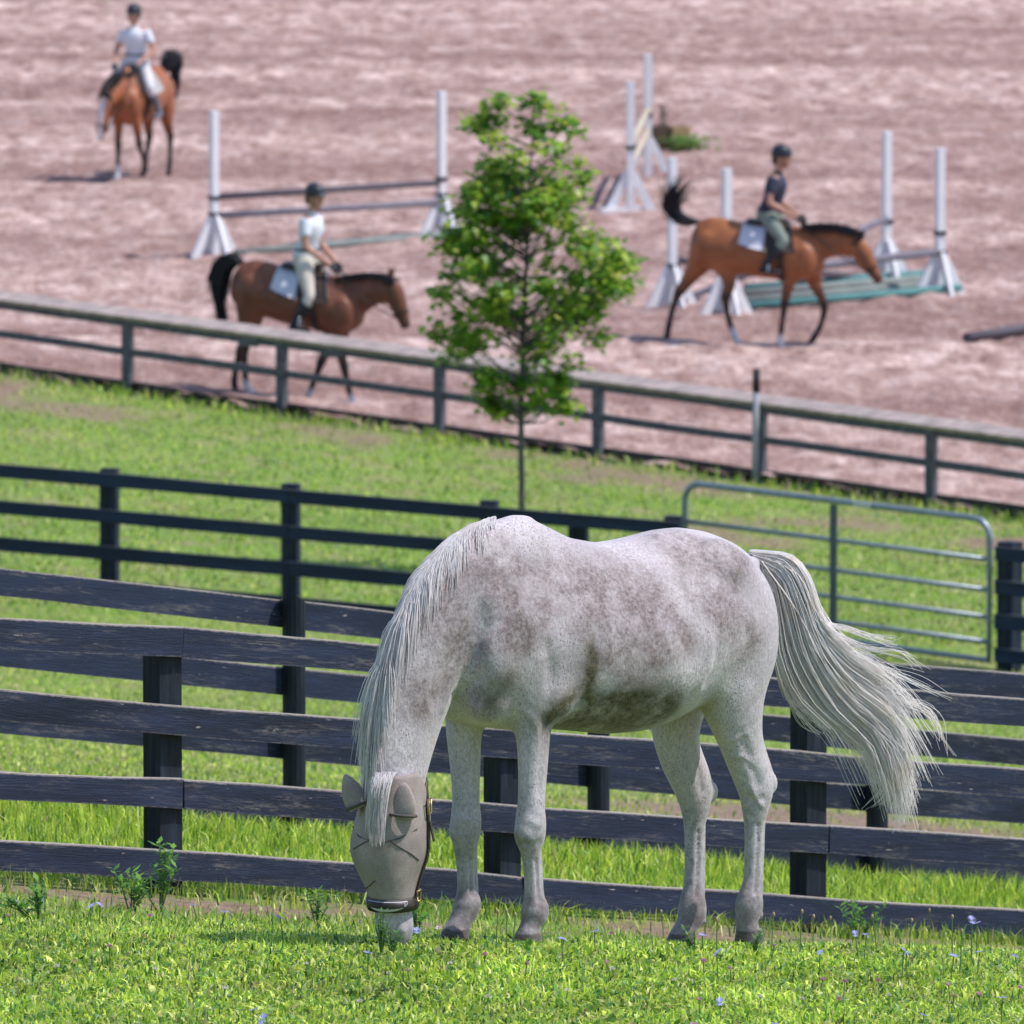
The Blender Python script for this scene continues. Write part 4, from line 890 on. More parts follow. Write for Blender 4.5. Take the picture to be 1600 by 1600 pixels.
# ---- leather headcollar
M_LEATH = simple('dark_leather', (.045, .035, .032), (.03, .022, .02), 30, .45); M_BRASS = simple('brass', (.55, .42, .20), (.4, .3, .14), 20, .35, metal=.9)
hroot = WH.W(hp(614, 1412, .0)); HC = empty('headcollar', tuple(hroot), WH.yaw, 'dark leather headcollar with brass buckles over the fly mask', 'headcollar'); mo2 = WH.loc(hroot); mo_keep = mo; mo = mo2
nb = MB(); shell([(hp(613, 1403, .002), .094, .116), (hp(614, 1411, .0), .093, .113), (hp(614, 1419, -.002), .088, .107)], nb, 36); nb.build('noseband', M_LEATH, HC, True).modifiers.new('t', 'SOLIDIFY').thickness = .006
def cheek(py, off, back):
    i = int(np.argmin([abs(q - py) for q in MPY])); c, rl, rd = MS[i]; a = R(-8 + back); return Vector(c) - mo2 + HL_ * (math.cos(a) * (rl + off)) + HF_ * (math.sin(a) * (rd + off))
cpts = [cheek(y, .010, 14) for y in (1262, 1280, 1300, 1320, 1340, 1360, 1380, 1398)]
cs = MB()
for a, b in zip(cpts[:-1], cpts[1:]): cs.beam(a, b + (b - a) * .08, .022, .006, up=HL_)
cs.build('cheek_strap', M_LEATH, HC)
ct = MB(); ct.beam(cpts[1] + HL_ * .004, cpts[1] + Vector((0, 0, -.075)) + HL_ * .02, .02, .005, up=HL_); ct.build('strap_end', M_LEATH, HC)
def buckle(c, w, h): MB().tube([c + HF_ * (w * x) + Vector((0, 0, h * z)) + HL_ * .008 for x, z in ((-1, -1), (1, -1), (1, 1), (-1, 1), (-1, -1))], .0045, 6, cap=False).build('buckle', M_BRASS, HC, True)
buckle(cpts[0], .02, .028); buckle(cpts[-1], .022, .02)
th = MB(); th.tube([cpts[0], Vector(hp(628, 1222, .12)) - mo2 + HL_ * .06, Vector(hp(614, 1200, .13)) - mo2, Vector(hp(595, 1225, .12)) - mo2 - HL_ * .06], .009, 6); th.build('crown_strap', M_LEATH, HC, True)
mo = mo_keep
# ------------------------------------------------------------------ bay horses with riders
def bay_mat(name, c1, c2, pts=(.022, .018, .02)):
    M = NT(name); v = M.coord(); b = M.ramp(M.noise(v, 4, 5), [(.3, c2), (.7, c1)])
    b = M.mix(M.attr('points'), b, pts); b = M.mix(M.attr('sock'), b, (.72, .68, .70)); M.color(b); M.rough(.42); M.bump(M.noise(v, 40, 3), .004, .5); return M.m
M_DARKHAIR = simple('black_hair', (.03, .03, .038), (.015, .015, .02), 12, .45)
M_PAD = simple('pale_saddle_cloth', (.62, .62, .70), (.5, .5, .58), 20, .9, .004, 90); M_SADDLE = simple('saddle_leather', (.05, .035, .03), (.03, .02, .018), 20, .4)
M_STEEL = simple('stirrup_steel', (.6, .62, .66), rough=.3, metal=.8)

def bay_horse(F, key, torso, neck, head, legs, mat, label, tail_pts, ears, socks=(), blaze=False, tail_up=False, mane_h=.11, tailn=420):
    root = empty('bay_horse', tuple(F.o), F.yaw, label, 'horse', 'horses'); T_ = Torso(torso); mb = MB(); T_.mb(mb, 26)
    ns = smooth_secs(neck, 3); mb.loft(ns, 18); hs_ = smooth_secs(head, 3); mb.loft(hs_, 16)
    j = head[1][0]; mb.ball(head[1][0] + (head[1][0] - head[2][0]) * .1, (.09, .075, .11))
    for (sec, lat) in legs:
        s_ = [(Vector((p.x, lat * (1 if i > 0 else .8), p.z)), la, fa) for i, (p, fa, la) in enumerate(sec)]; mb.loft(smooth_secs(s_, 3), 14)
        mb.ball(s_[4][0] + Vector((-.02, 0, .01)), (.04, .035, .05))
    for s in (-1, 1):
        c = T_.pt(torso[-3][0], R(100) * s, -.05); mb.ball(c, (.14, .08, .2)); c = T_.pt(torso[2][0], R(90) * s, -.085); mb.ball(c, (.17, .09, .2))
    for e0, e1 in ears: mb.loft([(e0, .022, .03), (e0.lerp(e1, .5), .022, .03), (e1, .005, .006)], 10)
    B = mb.solid('body', mat, root, voxel=.017, it=7)
    c = coords(B); gz0 = min(q[0].z for s_, _ in legs for q in [s_[-1]])
    pt = np.zeros(len(c)); so = np.zeros(len(c))
    for li, (sec, lat) in enumerate(legs):
        kn = sec[4][0]
        for i, (p, fa, la) in enumerate(sec):
            if i < 3: continue
            d = np.sqrt((c[:, 0] - p.x) ** 2 + (c[:, 1] - lat) ** 2 + (c[:, 2] - p.z) ** 2); w = np.clip(1.4 - d / .12, 0, 1)
            pt = np.maximum(pt, w * (1 if i >= 4 else .6)); 
            if li in socks and i >= 7: so = np.maximum(so, np.clip(1.5 - d / .07, 0, 1))
    m0 = np.array(head[-1][0]); pt = np.maximum(pt, np.clip(1.3 - np.linalg.norm(c - m0, axis=1) / .12, 0, 1) * .85)
    if blaze:
        hd = (head[-1][0] - head[0][0]).normalized(); up = Vector((hd.z, 0, -hd.x)); up = up if up.x > 0 else -up
        for i, (p, rl, ri) in enumerate(hs_):
            q = np.array(p + up * ri); d = np.linalg.norm((c - q) / np.array([1, .8, 1]), axis=1); so = np.maximum(so, np.clip(1.5 - d / .05, 0, 1))
    set_attr(B, 'points', pt); set_attr(B, 'sock', so)
    # mane: short dark locks on the crest
    cu = []
    for q in range(520):
        t = rng.random(); i = t * (len(ns) - 1); k = int(i); k2 = min(k + 1, len(ns) - 1); p = ns[k][0].lerp(ns[k2][0], i - k); ri = ns[k][2]
        tg = (ns[k2][0] - ns[max(0, k2 - 1)][0]).normalized(); out = Vector((-tg.z, 0, tg.x)); out = out if out.z > 0 else -out
        if k < 2: continue
        a = np.array(p + out * (ri * .93)); o_ = np.array(out); sg = random.choice((-1, -1, 1)); h = mane_h * random.uniform(.6, 1.3)
        d = o_ * .9 + np.array([random.uniform(-.5, .2), sg * .5, 0]); cu.append([a, a + d * h * .45, a + d * h * .7 + np.array([-.01, sg * .04, -.25 * h]), a + d * h * .75 + np.array([-.015, sg * .06, -.75 * h])])
    strands('mane', M_DARKHAIR, root, cu, .007, .002)
    tc = cr(tail_pts, 24); cu = []
    for q in range(tailn):
        ln = random.uniform(.55, 1.0); w = rng.normal(0, 1, 3) * (.06 if not tail_up else .035); k = 9; pts = []; fan = rng.normal(0, 1, 3) * (.16 if tail_up else .03)
        for s in np.linspace(0, ln, k):
            i = s * 22; a = tc[int(i)] * (1 - i % 1) + tc[int(i) + 1] * (i % 1); pts.append(a + w * math.sin(min(1, s * 1.4) * 2.6) * .8 + fan * max(0, s - .35) * np.array([1, .5, 1]))
        cu.append(pts)
    strands('tail', M_DARKHAIR, root, cu, .010, .003)
    for q in legs: pass
    return root, T_, B

def patch(tor, f0, f1, tmin, tmax, grow, thick, name, mat, parent, o, shape=None, nf=10, nt=18, both=True):
    vs = []
    for g in (grow, grow + thick):
        for i in range(nf + 1):
            for j in range(nt + 1):
                u = i / nf; w = j / nt; t = tmin + (tmax - tmin) * w; f = f0 + (f1 - f0) * u
                if shape: f, t = shape(u, w, f, t)
                vs.append(tor.pt(f, t, g) - o)
    n1 = (nf + 1) * (nt + 1); k = nt + 1; fs = []
    for i in range(nf):
        for j in range(nt): a = i * k + j; fs += [(a, a + k, a + k + 1, a + 1), (n1 + a, n1 + a + 1, n1 + a + k + 1, n1 + a + k)]
    for i in range(nf):
        for j, fl_ in ((0, 0), (nt, 1)): a = i * k + j; fs.append((a, a + k, n1 + a + k, n1 + a) if not fl_ else (n1 + a, n1 + a + k, a + k, a))
    for j in range(nt):
        for i, fl_ in ((0, 1), (nf, 0)): a = i * k + j; fs.append((a, a + 1, n1 + a + 1, n1 + a) if not fl_ else (n1 + a, n1 + a + 1, a + 1, a))
    return MB().add(vs, fs).build(name, mat, parent, True)

def tack(F, T_, S, head, who, foot, hand, padmat=M_PAD):
    """saddle cloth, saddle and bridle"""
    o = Vector((S[0], 0, S[1])); W0 = F.W(o)
    pad = empty('saddle_pad', tuple(W0), F.yaw, f'pale saddle cloth under the saddle of {who}', 'saddle cloth', 'saddle cloths')
    patch(T_, S[0] - .31, S[0] + .27, R(-72), R(72), .012, .014, 'cloth', padmat, pad, o, shape=lambda u, w, f, t: (f + .10 * (abs(t) / R(72)) ** 2 * (u - .3), t + math.copysign(R(7), t) * math.sin(u * math.pi) * min(1, abs(t) / R(50))))
    sd = empty('saddle', tuple(W0), F.yaw, f'dark leather saddle ridden by {who}', 'saddle', 'saddles')
    patch(T_, S[0] - .02, S[0] + .24, R(-82), R(82), .028, .016, 'flap', M_SADDLE, sd, o, shape=lambda u, w, f, t: (f + .12 * (abs(t) / R(82)) ** 1.5 * (u), t))
    zz = T_.sec(S[0])[0]; mb = MB(); mb.loft([(Vector((-.27, 0, .035)), .13, .03), (Vector((-.23, 0, .03)), .16, .045), (Vector((-.08, 0, -.005)), .13, .035), (Vector((.08, 0, .0)), .10, .035), (Vector((.17, 0, .04)), .09, .04), (Vector((.21, 0, .045)), .05, .03)], 16)
    mb.build('seat', M_SADDLE, sd, True)
    patch(T_, S[0] + .14, S[0] + .22, R(78), R(282), .008, .012, 'girth', M_SADDLE, sd, o)
    for s in (-1, 1):
        fp = Vector((foot[0], s * foot[1], foot[2])) + Vector((.05, 0, -.02))
        MB().tube([T_.pt(S[0] + .05, R(50) * s, .05) - o, fp + Vector((0, 0, .12))], .012, 6).build('stirrup_leather', M_SADDLE, sd, True)
        MB().tube([fp + Vector((0, -.055, 0)), fp + Vector((0, -.055, .05)), fp + Vector((0, 0, .12)), fp + Vector((0, .055, .05)), fp + Vector((0, .055, 0)), fp + Vector((0, -.055, 0))], .009, 6, cap=False).build('stirrup', M_STEEL, sd, True)
    P0 = head[0][0]; br = empty('bridle', tuple(F.W(P0)), F.yaw, f'dark leather bridle and reins on the horse of {who}', 'bridle', 'bridles')
    def ringat(i, grow, name, r=.011):
        c, rl, ri = head[i]; t = (head[min(i + 1, len(head) - 1)][0] - head[max(0, i - 1)][0]).normalized(); u = Vector((-t.z, 0, t.x))
        MB().tube([c - P0 + Vector((0, 1, 0)) * (math.cos(a) * (rl + grow)) + u * (math.sin(a) * (ri + grow)) for a in np.linspace(0, 2 * math.pi, 21)], r, 6, cap=False).build(name, M_SADDLE, br, True)
    ringat(3, .012, 'noseband'); ringat(0, .014, 'headpiece')
    for s in (-1, 1):
        ck = [head[i][0] - P0 + Vector((0, s * (head[i][1] + .012), 0)) for i in range(0, 5)]
        MB().tube(ck, .009, 6).build('cheekpiece', M_SADDLE, br, True)
        h = Vector((hand[0], s * hand[1], hand[2])) + o - P0; b = ck[4]
        MB().tube([b, b.lerp(h, .5) + Vector((0, s * .06, -.05)), h], .009, 6).build('rein', M_SADDLE, br, True)

M_SKIN = simple('skin', (.50, .27, .20), (.42, .22, .16), 10, .5); M_HELM = simple('helmet_shell', (.035, .04, .055), (.02, .022, .03), 20, .38)
M_BOOT = simple('riding_boot', (.025, .025, .03), rough=.35); M_HAIRB = simple('brown_hair', (.07, .045, .035)); M_GLOVE = simple('riding_glove', (.04, .04, .05), rough=.7)
def rider(F, S, label, shirt, breech, knee, ankle, elbow, hand, lean=0., turn=0., boot=None, belt=None, plate=None):
    o = Vector((S[0], 0, S[1])); P = empty('person', tuple(F.W(o)), F.yaw, label, 'person', 'riders')
    V3 = Vector; bend = lambda p: V3((p[0] + lean * max(0, p[2]), p[1], p[2]))
    tor = [(bend((-.02, 0, .03)), .165, .135), (bend((-.02, 0, .12)), .175, .14), (bend((0, 0, .24)), .135, .105), (bend((.02, 0, .36)), .150, .115), (bend((.03, 0, .46)), .17, .12), (bend((.02, 0, .54)), .15, .09), (bend((.02, 0, .585)), .07, .06)]
    hc = bend((.07, 0, .775)); rt = Matrix.Rotation(turn, 3, 'Z')
    def hd(x, y, z): return hc + rt @ V3((x, y, z))
    b = MB(); b.loft(smooth_secs(tor, 2), 18); b.loft([(bend((.02, 0, .56)), .055, .058), (bend((.045, 0, .66)), .052, .055), (bend((.06, 0, .70)), .05, .055)], 14)
    b.loft([(hd(.0, 0, .11), .05, .06), (hd(0, 0, .06), .076, .094), (hd(.005, 0, 0), .075, .096), (hd(.015, 0, -.05), .066, .085), (hd(.03, 0, -.095), .045, .055), (hd(.04, 0, -.115), .025, .03)], 16, lat=tuple(rt @ V3((0, 1, 0))))
    b.loft([(hd(.095, 0, .015), .012, .010), (hd(.118, 0, -.025), .016, .016), (hd(.10, 0, -.035), .012, .012)], 8)            # nose
    b.ball(hd(.088, 0, -.068), (.014, .026, .008)); b.ball(hd(.075, 0, -.105), (.022, .024, .018))                                # lips, chin
    for s in (-1, 1):
        b.ball(hd(.0, s * .078, -.01), (.018, .012, .03)); b.ball(hd(.082, s * .033, .018), (.012, .017, .008))                   # ears, brows
        sh = bend((.02, s * .175, .525)); el = V3((elbow[0], s * elbow[1], elbow[2])); hn = V3((hand[0], s * hand[1], hand[2]))
        b.loft(smooth_secs([(bend((.02, s * .12, .52)), .06, .06), (sh, .058, .06), (sh.lerp(el, .5), .046, .048), (el, .039, .041), (el.lerp(hn, .35), .039, .038), (hn + (el - hn) * .12, .026, .03), (hn, .03, .022)], 2), 12)
        kn = V3((knee[0], s * knee[1], knee[2])); an = V3((ankle[0], s * ankle[1], ankle[2]))
        b.loft(smooth_secs([(V3((-.02, s * .08, .10)), .09, .11), (V3((0, s * .11, .06)).lerp(kn, .35), .085, .088), (V3((0, s * .11, .06)).lerp(kn, .75), .066, .068), (kn, .058, .06), (kn.lerp(an, .35), .056, .06), (kn.lerp(an, .8), .038, .042), (an, .036, .042)], 2), 14)
        b.loft([(an + V3((-.05, 0, -.04)), .034, .036), (an + V3((.02, s * .005, -.045)), .04, .034), (an + V3((.11, s * .015, -.06)), .042, .026), (an + V3((.18, s * .02, -.065)), .032, .018)], 12)
    B = b.solid('body', M_SKIN, P, voxel=.013, it=3)
    for s in (-1, 1): MB().ball(hd(.090, s * .031, .004), (.008, .011, .008), n=8, m=6).build('eye', bpy.data.materials.get('eye_dark') or simple('eye_dark', (.03, .02, .02), rough=.2), P, True)
    g = .014; m = MB(); m.loft(smooth_secs([(c, a + g, d + g) for c, a, d in tor[1:6]] + [(bend((.02, 0, .575)), .085, .07)], 2), 18)
    for s in (-1, 1):
        sh = bend((.02, s * .18, .525)); el = V3((elbow[0], s * elbow[1], elbow[2])); m.loft([(bend((.02, s * .11, .525)), .066, .07), (sh, .072, .074), (sh.lerp(el, .35), .066, .066), (sh.lerp(el, .58), .064, .064)], 14)
    m.ball(bend((.04, 0, .605)), (.062, .066, .03)); m.solid('shirt', shirt, P, voxel=.014, it=4)
    m = MB(); m.loft([(tor[0][0], tor[0][1] + .012, tor[0][2] + .012), (tor[1][0], tor[1][1] + .01, tor[1][2] + .01), (bend((-.01, 0, .2)), .15, .118)], 18)
    for s in (-1, 1):
        kn = V3((knee[0], s * knee[1], knee[2])); an = V3((ankle[0], s * ankle[1], ankle[2]))
        m.loft(smooth_secs([(V3((-.02, s * .08, .10)), .10, .12), (V3((0, s * .11, .06)).lerp(kn, .35), .095, .098), (V3((0, s * .11, .06)).lerp(kn, .75), .076, .078), (kn, .068, .07), (kn.lerp(an, .3), .064, .068)], 2), 14)
    m.solid('breeches', breech, P, voxel=.014, it=4)
    MB().tube([bend((-.012 + .128 * math.sin(a), .16 * math.cos(a), .195)) for a in np.linspace(0, 2 * math.pi, 25)], .016, 6, cap=False).build('belt', belt or M_BOOT, P, True)
    for s in (-1, 1):
        kn = V3((knee[0], s * knee[1], knee[2])); an = V3((ankle[0], s * ankle[1], ankle[2])); m = MB()
        m.loft([(kn.lerp(an, .22), .066, .07), (kn.lerp(an, .45), .064, .068), (kn.lerp(an, .8), .048, .052), (an, .045, .05)], 14)
        m.loft([(an + V3((-.06, 0, -.045)), .042, .043), (an + V3((.02, s * .005, -.05)), .048, .042), (an + V3((.11, s * .015, -.065)), .05, .034), (an + V3((.195, s * .02, -.07)), .036, .024)], 12)
        m.solid('boot', boot or M_BOOT, P, voxel=.014, it=3)
        el = V3((elbow[0], s * elbow[1], elbow[2])); hn = V3((hand[0], s * hand[1], hand[2])); fw = (hn - el).normalized(); m = MB()
        m.loft([(hn - fw * .02, .034, .03), (hn + fw * .02, .045, .026), (hn + fw * .06, .046, .024)], 12)
        for i in range(4):                       # four fingers closed round the rein, thumb on top
            q = hn + fw * (.066 - .003 * abs(i - 1)) + V3((0, 0, .03 - .021 * i)); m.loft([(q, .010, .010), (q + fw * .026 + V3((0, -s * .006, -.002)), .010, .010), (q + fw * .022 + V3((0, -s * .03, -.004)), .009, .009), (q - fw * .004 + V3((0, -s * .036, -.004)), .008, .008)], 7)
        q = hn + fw * .03 + V3((0, -s * .02, .035)); m.loft([(q - fw * .015, .012, .012), (q + fw * .02 + V3((0, 0, .012)), .011, .011), (q + fw * .045 + V3((0, 0, .008)), .009, .009)], 7)
        m.build('glove', M_GLOVE, P, True)
    m = MB(); m.loft([(hd(-.004, 0, .165), .035, .045), (hd(-.006, 0, .15), .072, .088), (hd(-.008, 0, .11), .098, .118), (hd(-.008, 0, .06), .108, .13), (hd(-.008, 0, .025), .108, .13)], 20, lat=tuple(rt @ V3((0, 1, 0))))
    m.loft([(hd(.08, -.07, .03), .03, .01), (hd(.135, 0, .026), .03, .01), (hd(.08, .07, .03), .03, .01)], 8); hl = m.solid('helmet', M_HELM, P, voxel=.012, it=3)
    MB().tube([hd(.01, .085, .04), hd(.03, .075, -.06), hd(.045, 0, -.128), hd(.03, -.075, -.06), hd(.01, -.085, .04)], .006, 6).build('chin_strap', M_BOOT, hl, True)
    m = MB(); m.loft([(hd(-.06, 0, .04), .085, .06), (hd(-.085, 0, -.02), .075, .045), (hd(-.09, 0, -.075), .045, .03)], 14, lat=tuple(rt @ V3((0, 1, 0)))); m.solid('hair', M_HAIRB, P, voxel=.013, it=3)
    return P

def sec_px(F, rows): return [(F.L(px, py), rl, ri) for px, py, rl, ri in rows]
def leg_px(F, rows, lat): return ([(F.L(px, py, lat), fa, la) for px, py, fa, la in rows], lat)
def tor_px(F, rows):
    out = []
    for px, yt, yb, hw, k in rows: a = F.L(px, yt); b = F.L(px, yb); out.append((a.x, a.z, b.z, hw, k))
    return out
COT = lambda n, c: simple(n, c, tuple(x * .88 for x in c), 6, .85, .004, 60)
# --- right-hand pair: trotting bay with tail up
p = onground(1175, 541); FRt = Frame(p, R(-12))
MBAY = bay_mat('bay_coat', (.34, .125, .05), (.21, .07, .032)); MBAY2 = bay_mat('dark_bay_coat', (.22, .085, .048), (.12, .045, .03)); MBAY3 = bay_mat('chestnut_coat', (.37, .13, .06), (.24, .08, .04))
hdR = sec_px(FRt, [(1338, 378, .07, .095), (1346, 392, .085, .122), (1354, 407, .08, .11), (1362, 420, .065, .086), (1369, 431, .055, .07), (1375, 440, .048, .058)])
hr, TR, _ = bay_horse(FRt, 'R', tor_px(FRt, [(1082, 362, 398, .14, .2), (1092, 345, 415, .2, .3), (1110, 339, 423, .25, .35), (1130, 340, 424, .27, .35), (1155, 346, 428, .28, .25), (1185, 351, 433, .29, .22), (1215, 352, 437, .285, .35), (1238, 351, 440, .26, .6), (1260, 358, 438, .235, .5), (1276, 372, 433, .19, .3), (1287, 390, 422, .11, .1)]),
    sec_px(FRt, [(1252, 394, .15, .27), (1278, 384, .115, .20), (1303, 380, .092, .165), (1325, 382, .08, .145), (1342, 387, .075, .125)]), hdR,
    [leg_px(FRt, [(1104, 375, .2, .12), (1096, 405, .17, .11), (1082, 427, .11, .08), (1069, 446, .075, .06), (1060, 458, .065, .05), (1054, 473, .042, .04), (1049, 490, .04, .036), (1045, 510, .045, .042), (1043, 521, .04, .04), (1041, 531, .056, .053)], .12),
     leg_px(FRt, [(1118, 380, .2, .12), (1128, 410, .15, .1), (1138, 430, .105, .08), (1139, 448, .075, .06), (1134, 464, .065, .05), (1135, 480, .043, .04), (1139, 500, .04, .036), (1146, 521, .047, .043), (1151, 531, .042, .04), (1157, 541, .056, .053)], -.12),
     leg_px(FRt, [(1245, 400, .15, .08), (1238, 425, .12, .08), (1232, 445, .08, .065), (1228, 462, .06, .05), (1226, 475, .055, .05), (1224, 490, .04, .037), (1221, 512, .038, .035), (1219, 531, .047, .043), (1221, 540, .042, .04), (1224, 549, .056, .053)], -.12),
     leg_px(FRt, [(1265, 402, .14, .08), (1270, 428, .115, .075), (1275, 447, .08, .062), (1283, 463, .06, .05), (1288, 478, .055, .05), (1287, 492, .042, .04), (1281, 511, .038, .035), (1272, 527, .047, .043), (1267, 535, .042, .04), (1261, 542, .054, .05)], .12)],
    MBAY, 'bay horse with raised black tail trotting past the low white oxer', [FRt.L(1094, 346), FRt.L(1075, 346), FRt.L(1056, 338), FRt.L(1048, 318), FRt.L(1056, 298), FRt.L(1074, 282)],
    [(FRt.L(1337, 368, .05), FRt.L(1341, 350, .06)), (FRt.L(1337, 368, -.05), FRt.L(1341, 351, -.06))], socks=(1, 2), tail_up=True, tailn=300, mane_h=.17)
sR = FRt.L(1203, 350); who = 'the rider in the navy top'
tack(FRt, TR, (sR.x, sR.z), hdR, who, (.0, .33, -.52), (.36, .10, .05))
rider(FRt, (sR.x, sR.z + .02), 'person riding in navy short-sleeved top, sage green breeches and dark helmet', COT('navy_shirt', (.045, .05, .085)), COT('sage_breeches', (.21, .25, .22)), (.22, .28, -.20), (.0, .33, -.50), (.04, .25, .26), (.36, .10, .06), lean=.10)
# --- left-hand pair: dark bay walking behind the arena fence
p = onground(470, 626); FL_ = Frame(p, R(-20))
hdL = sec_px(FL_, [(609, 440, .07, .095), (615, 455, .085, .122), (621, 472, .08, .112), (627, 489, .065, .088), (631, 501, .055, .07), (635, 512, .048, .058)])
hl_, TLt, _ = bay_horse(FL_, 'L', tor_px(FL_, [(366, 428, 470, .14, .2), (379, 409, 487, .2, .3), (400, 405, 495, .25, .35), (420, 408, 497, .27, .35), (445, 418, 505, .285, .25), (475, 425, 512, .295, .22), (505, 429, 516, .29, .35), (525, 430, 520, .265, .6), (543, 440, 520, .24, .5), (556, 455, 515, .19, .3), (566, 472, 505, .11, .1)]),
    sec_px(FL_, [(533, 477, .15, .28), (560, 463, .115, .21), (583, 455, .092, .168), (600, 455, .08, .145), (612, 459, .075, .125)]), hdL,
    [leg_px(FL_, [(395, 440, .2, .12), (390, 475, .17, .11), (386, 505, .11, .085), (385, 525, .075, .06), (383, 540, .065, .05), (382, 560, .043, .04), (383, 585, .04, .036), (386, 603, .047, .043), (389, 611, .042, .04), (393, 620, .056, .053)], -.12),
     leg_px(FL_, [(400, 440, .2, .12), (398, 480, .15, .1), (392, 510, .1, .08), (383, 533, .07, .06), (376, 547, .062, .05), (371, 567, .042, .04), (367, 586, .04, .036), (366, 599, .046, .042), (367, 606, .042, .04), (370, 613, .055, .052)], .12),
     leg_px(FL_, [(527, 480, .15, .08), (521, 510, .12, .08), (514, 535, .08, .062), (506, 556, .058, .05), (501, 568, .054, .05), (496, 582, .04, .037), (488, 602, .038, .035), (483, 616, .046, .042), (481, 622, .042, .04), (479, 630, .056, .053)], .12),
     leg_px(FL_, [(535, 485, .15, .08), (532, 515, .12, .08), (530, 540, .08, .062), (535, 562, .058, .05), (538, 574, .054, .05), (541, 590, .04, .037), (546, 612, .038, .035), (550, 626, .046, .042), (552, 633, .042, .04), (557, 642, .056, .053)], -.12)],
    MBAY2, 'dark bay horse walking along the inside of the arena fence', [FL_.L(381, 410), FL_.L(360, 406), FL_.L(344, 425), FL_.L(342, 460), FL_.L(347, 500), FL_.L(352, 535)],
    [(FL_.L(608, 432, .05), FL_.L(610, 412, .06)), (FL_.L(612, 432, -.05), FL_.L(617, 413, -.06))], socks=(0, 2, 3))
sL = FL_.L(480, 419); who = 'the rider in cream breeches'
tack(FL_, TLt, (sL.x, sL.z), hdL, who, (.0, .34, -.60), (.33, .10, .0))
rider(FL_, (sL.x, sL.z + .02), 'person riding in pale shirt, cream breeches and black helmet beside the arena fence', COT('white_shirt', (.72, .74, .82)), COT('cream_breeches', (.62, .56, .50)), (.14, .28, -.32), (-.02, .34, -.62), (.08, .24, .24), (.33, .10, .02), lean=.04, turn=R(-18))
# --- far pair: chestnut facing the camera
p = onground(222, 280); FF = Frame(p, math.atan2(-math.sin(R(66)), -math.cos(R(66)))); k = 1.05
def lm(rows, lat): return ([(Vector((f * k, lat, z * k)), fa, la) for f, z, fa, la in rows], lat)
front = [(.45, 1.1, .15, .08), (.46, .9, .12, .08), (.46, .75, .08, .065), (.47, .6, .06, .05), (.47, .5, .055, .05), (.47, .4, .04, .037), (.47, .28, .038, .035), (.47, .17, .047, .043), (.49, .1, .042, .04), (.52, .02, .056, .053)]
front2 = [(.45, 1.1, .15, .08), (.44, .9, .12, .08), (.42, .75, .08, .065), (.38, .62, .06, .05), (.36, .52, .055, .05), (.31, .43, .04, .037), (.24, .33, .038, .035), (.18, .25, .047, .043), (.17, .18, .042, .04), (.16, .11, .054, .05)]
hind = [(-.5, 1.2, .2, .12), (-.52, .98, .17, .11), (-.52, .8, .11, .085), (-.58, .65, .075, .06), (-.63, .55, .065, .05), (-.62, .42, .043, .04), (-.61, .28, .04, .036), (-.6, .17, .047, .043), (-.58, .1, .042, .04), (-.55, .02, .056, .053)]
hind2 = [(f + (.28 if z < .9 else .1) * (1 - z), z, a, b) for f, z, a, b in hind]
hdF = [(Vector((f * k, y, z * k)), rl, ri) for f, y, z, rl, ri in ((.98, -.02, 1.22, .07, .095), (1.05, -.03, 1.09, .085, .122), (1.10, -.04, .96, .08, .11), (1.14, -.05, .82, .065, .086), (1.16, -.06, .72, .055, .07), (1.18, -.06, .63, .048, .058))]
hf_, TF, _ = bay_horse(FF, 'F', [(f * k, a * k, b * k, h, q) for f, a, b, h, q in ((-.76, 1.32, 1.05, .14, .2), (-.68, 1.45, .95, .2, .3), (-.5, 1.55, .9, .25, .35), (-.3, 1.56, .87, .27, .35), (-.1, 1.5, .82, .285, .25), (.12, 1.5, .8, .29, .22), (.32, 1.56, .8, .285, .35), (.45, 1.6, .8, .265, .6), (.56, 1.5, .82, .24, .5), (.66, 1.38, .88, .19, .3), (.73, 1.25, .98, .11, .1))],
    [(Vector((f * k, 0, z * k)), rl, ri) for f, z, rl, ri in ((.48, 1.22, .15, .28), (.66, 1.28, .12, .215), (.82, 1.27, .095, .17), (.95, 1.22, .085, .145), (1.02, 1.14, .075, .125))], hdF,
    [lm(front, -.14), lm(front2, .14), lm(hind, .14), lm(hind2, -.14)], MBAY3, 'chestnut horse with broad white face walking toward the camera at the far side', [Vector((-.74 * k, 0, 1.45 * k)), Vector((-.86, .0, 1.60)), Vector((-.95, .04, 1.72)), Vector((-1.0, .05, 1.6)), Vector((-1.0, .05, 1.3)), Vector((-1.0, .05, 1.05))],
    [(Vector((1.0 * k, .05, 1.24 * k)), Vector((1.02 * k, .07, 1.40 * k))), (Vector((1.0 * k, -.06, 1.24 * k)), Vector((1.02 * k, -.08, 1.40 * k)))], socks=(0,), blaze=True)
who = 'the rider facing the camera'
tack(FF, TF, (.18, 1.535 * k), hdF, who, (.0, .36, -.60), (.36, .17, .05), padmat=simple('grey_saddle_cloth', (.40, .38, .38)))
rider(FF, (.18, 1.535 * k + .02), 'person riding toward the camera in white polo shirt and white breeches', COT('white_polo', (.74, .75, .84)), COT('white_breeches', (.66, .64, .68)), (.22, .33, -.26), (.0, .37, -.62), (.02, .30, .27), (.36, .17, .06), lean=.0, belt=M_SADDLE, boot=simple('grey_boot', (.14, .15, .19)))
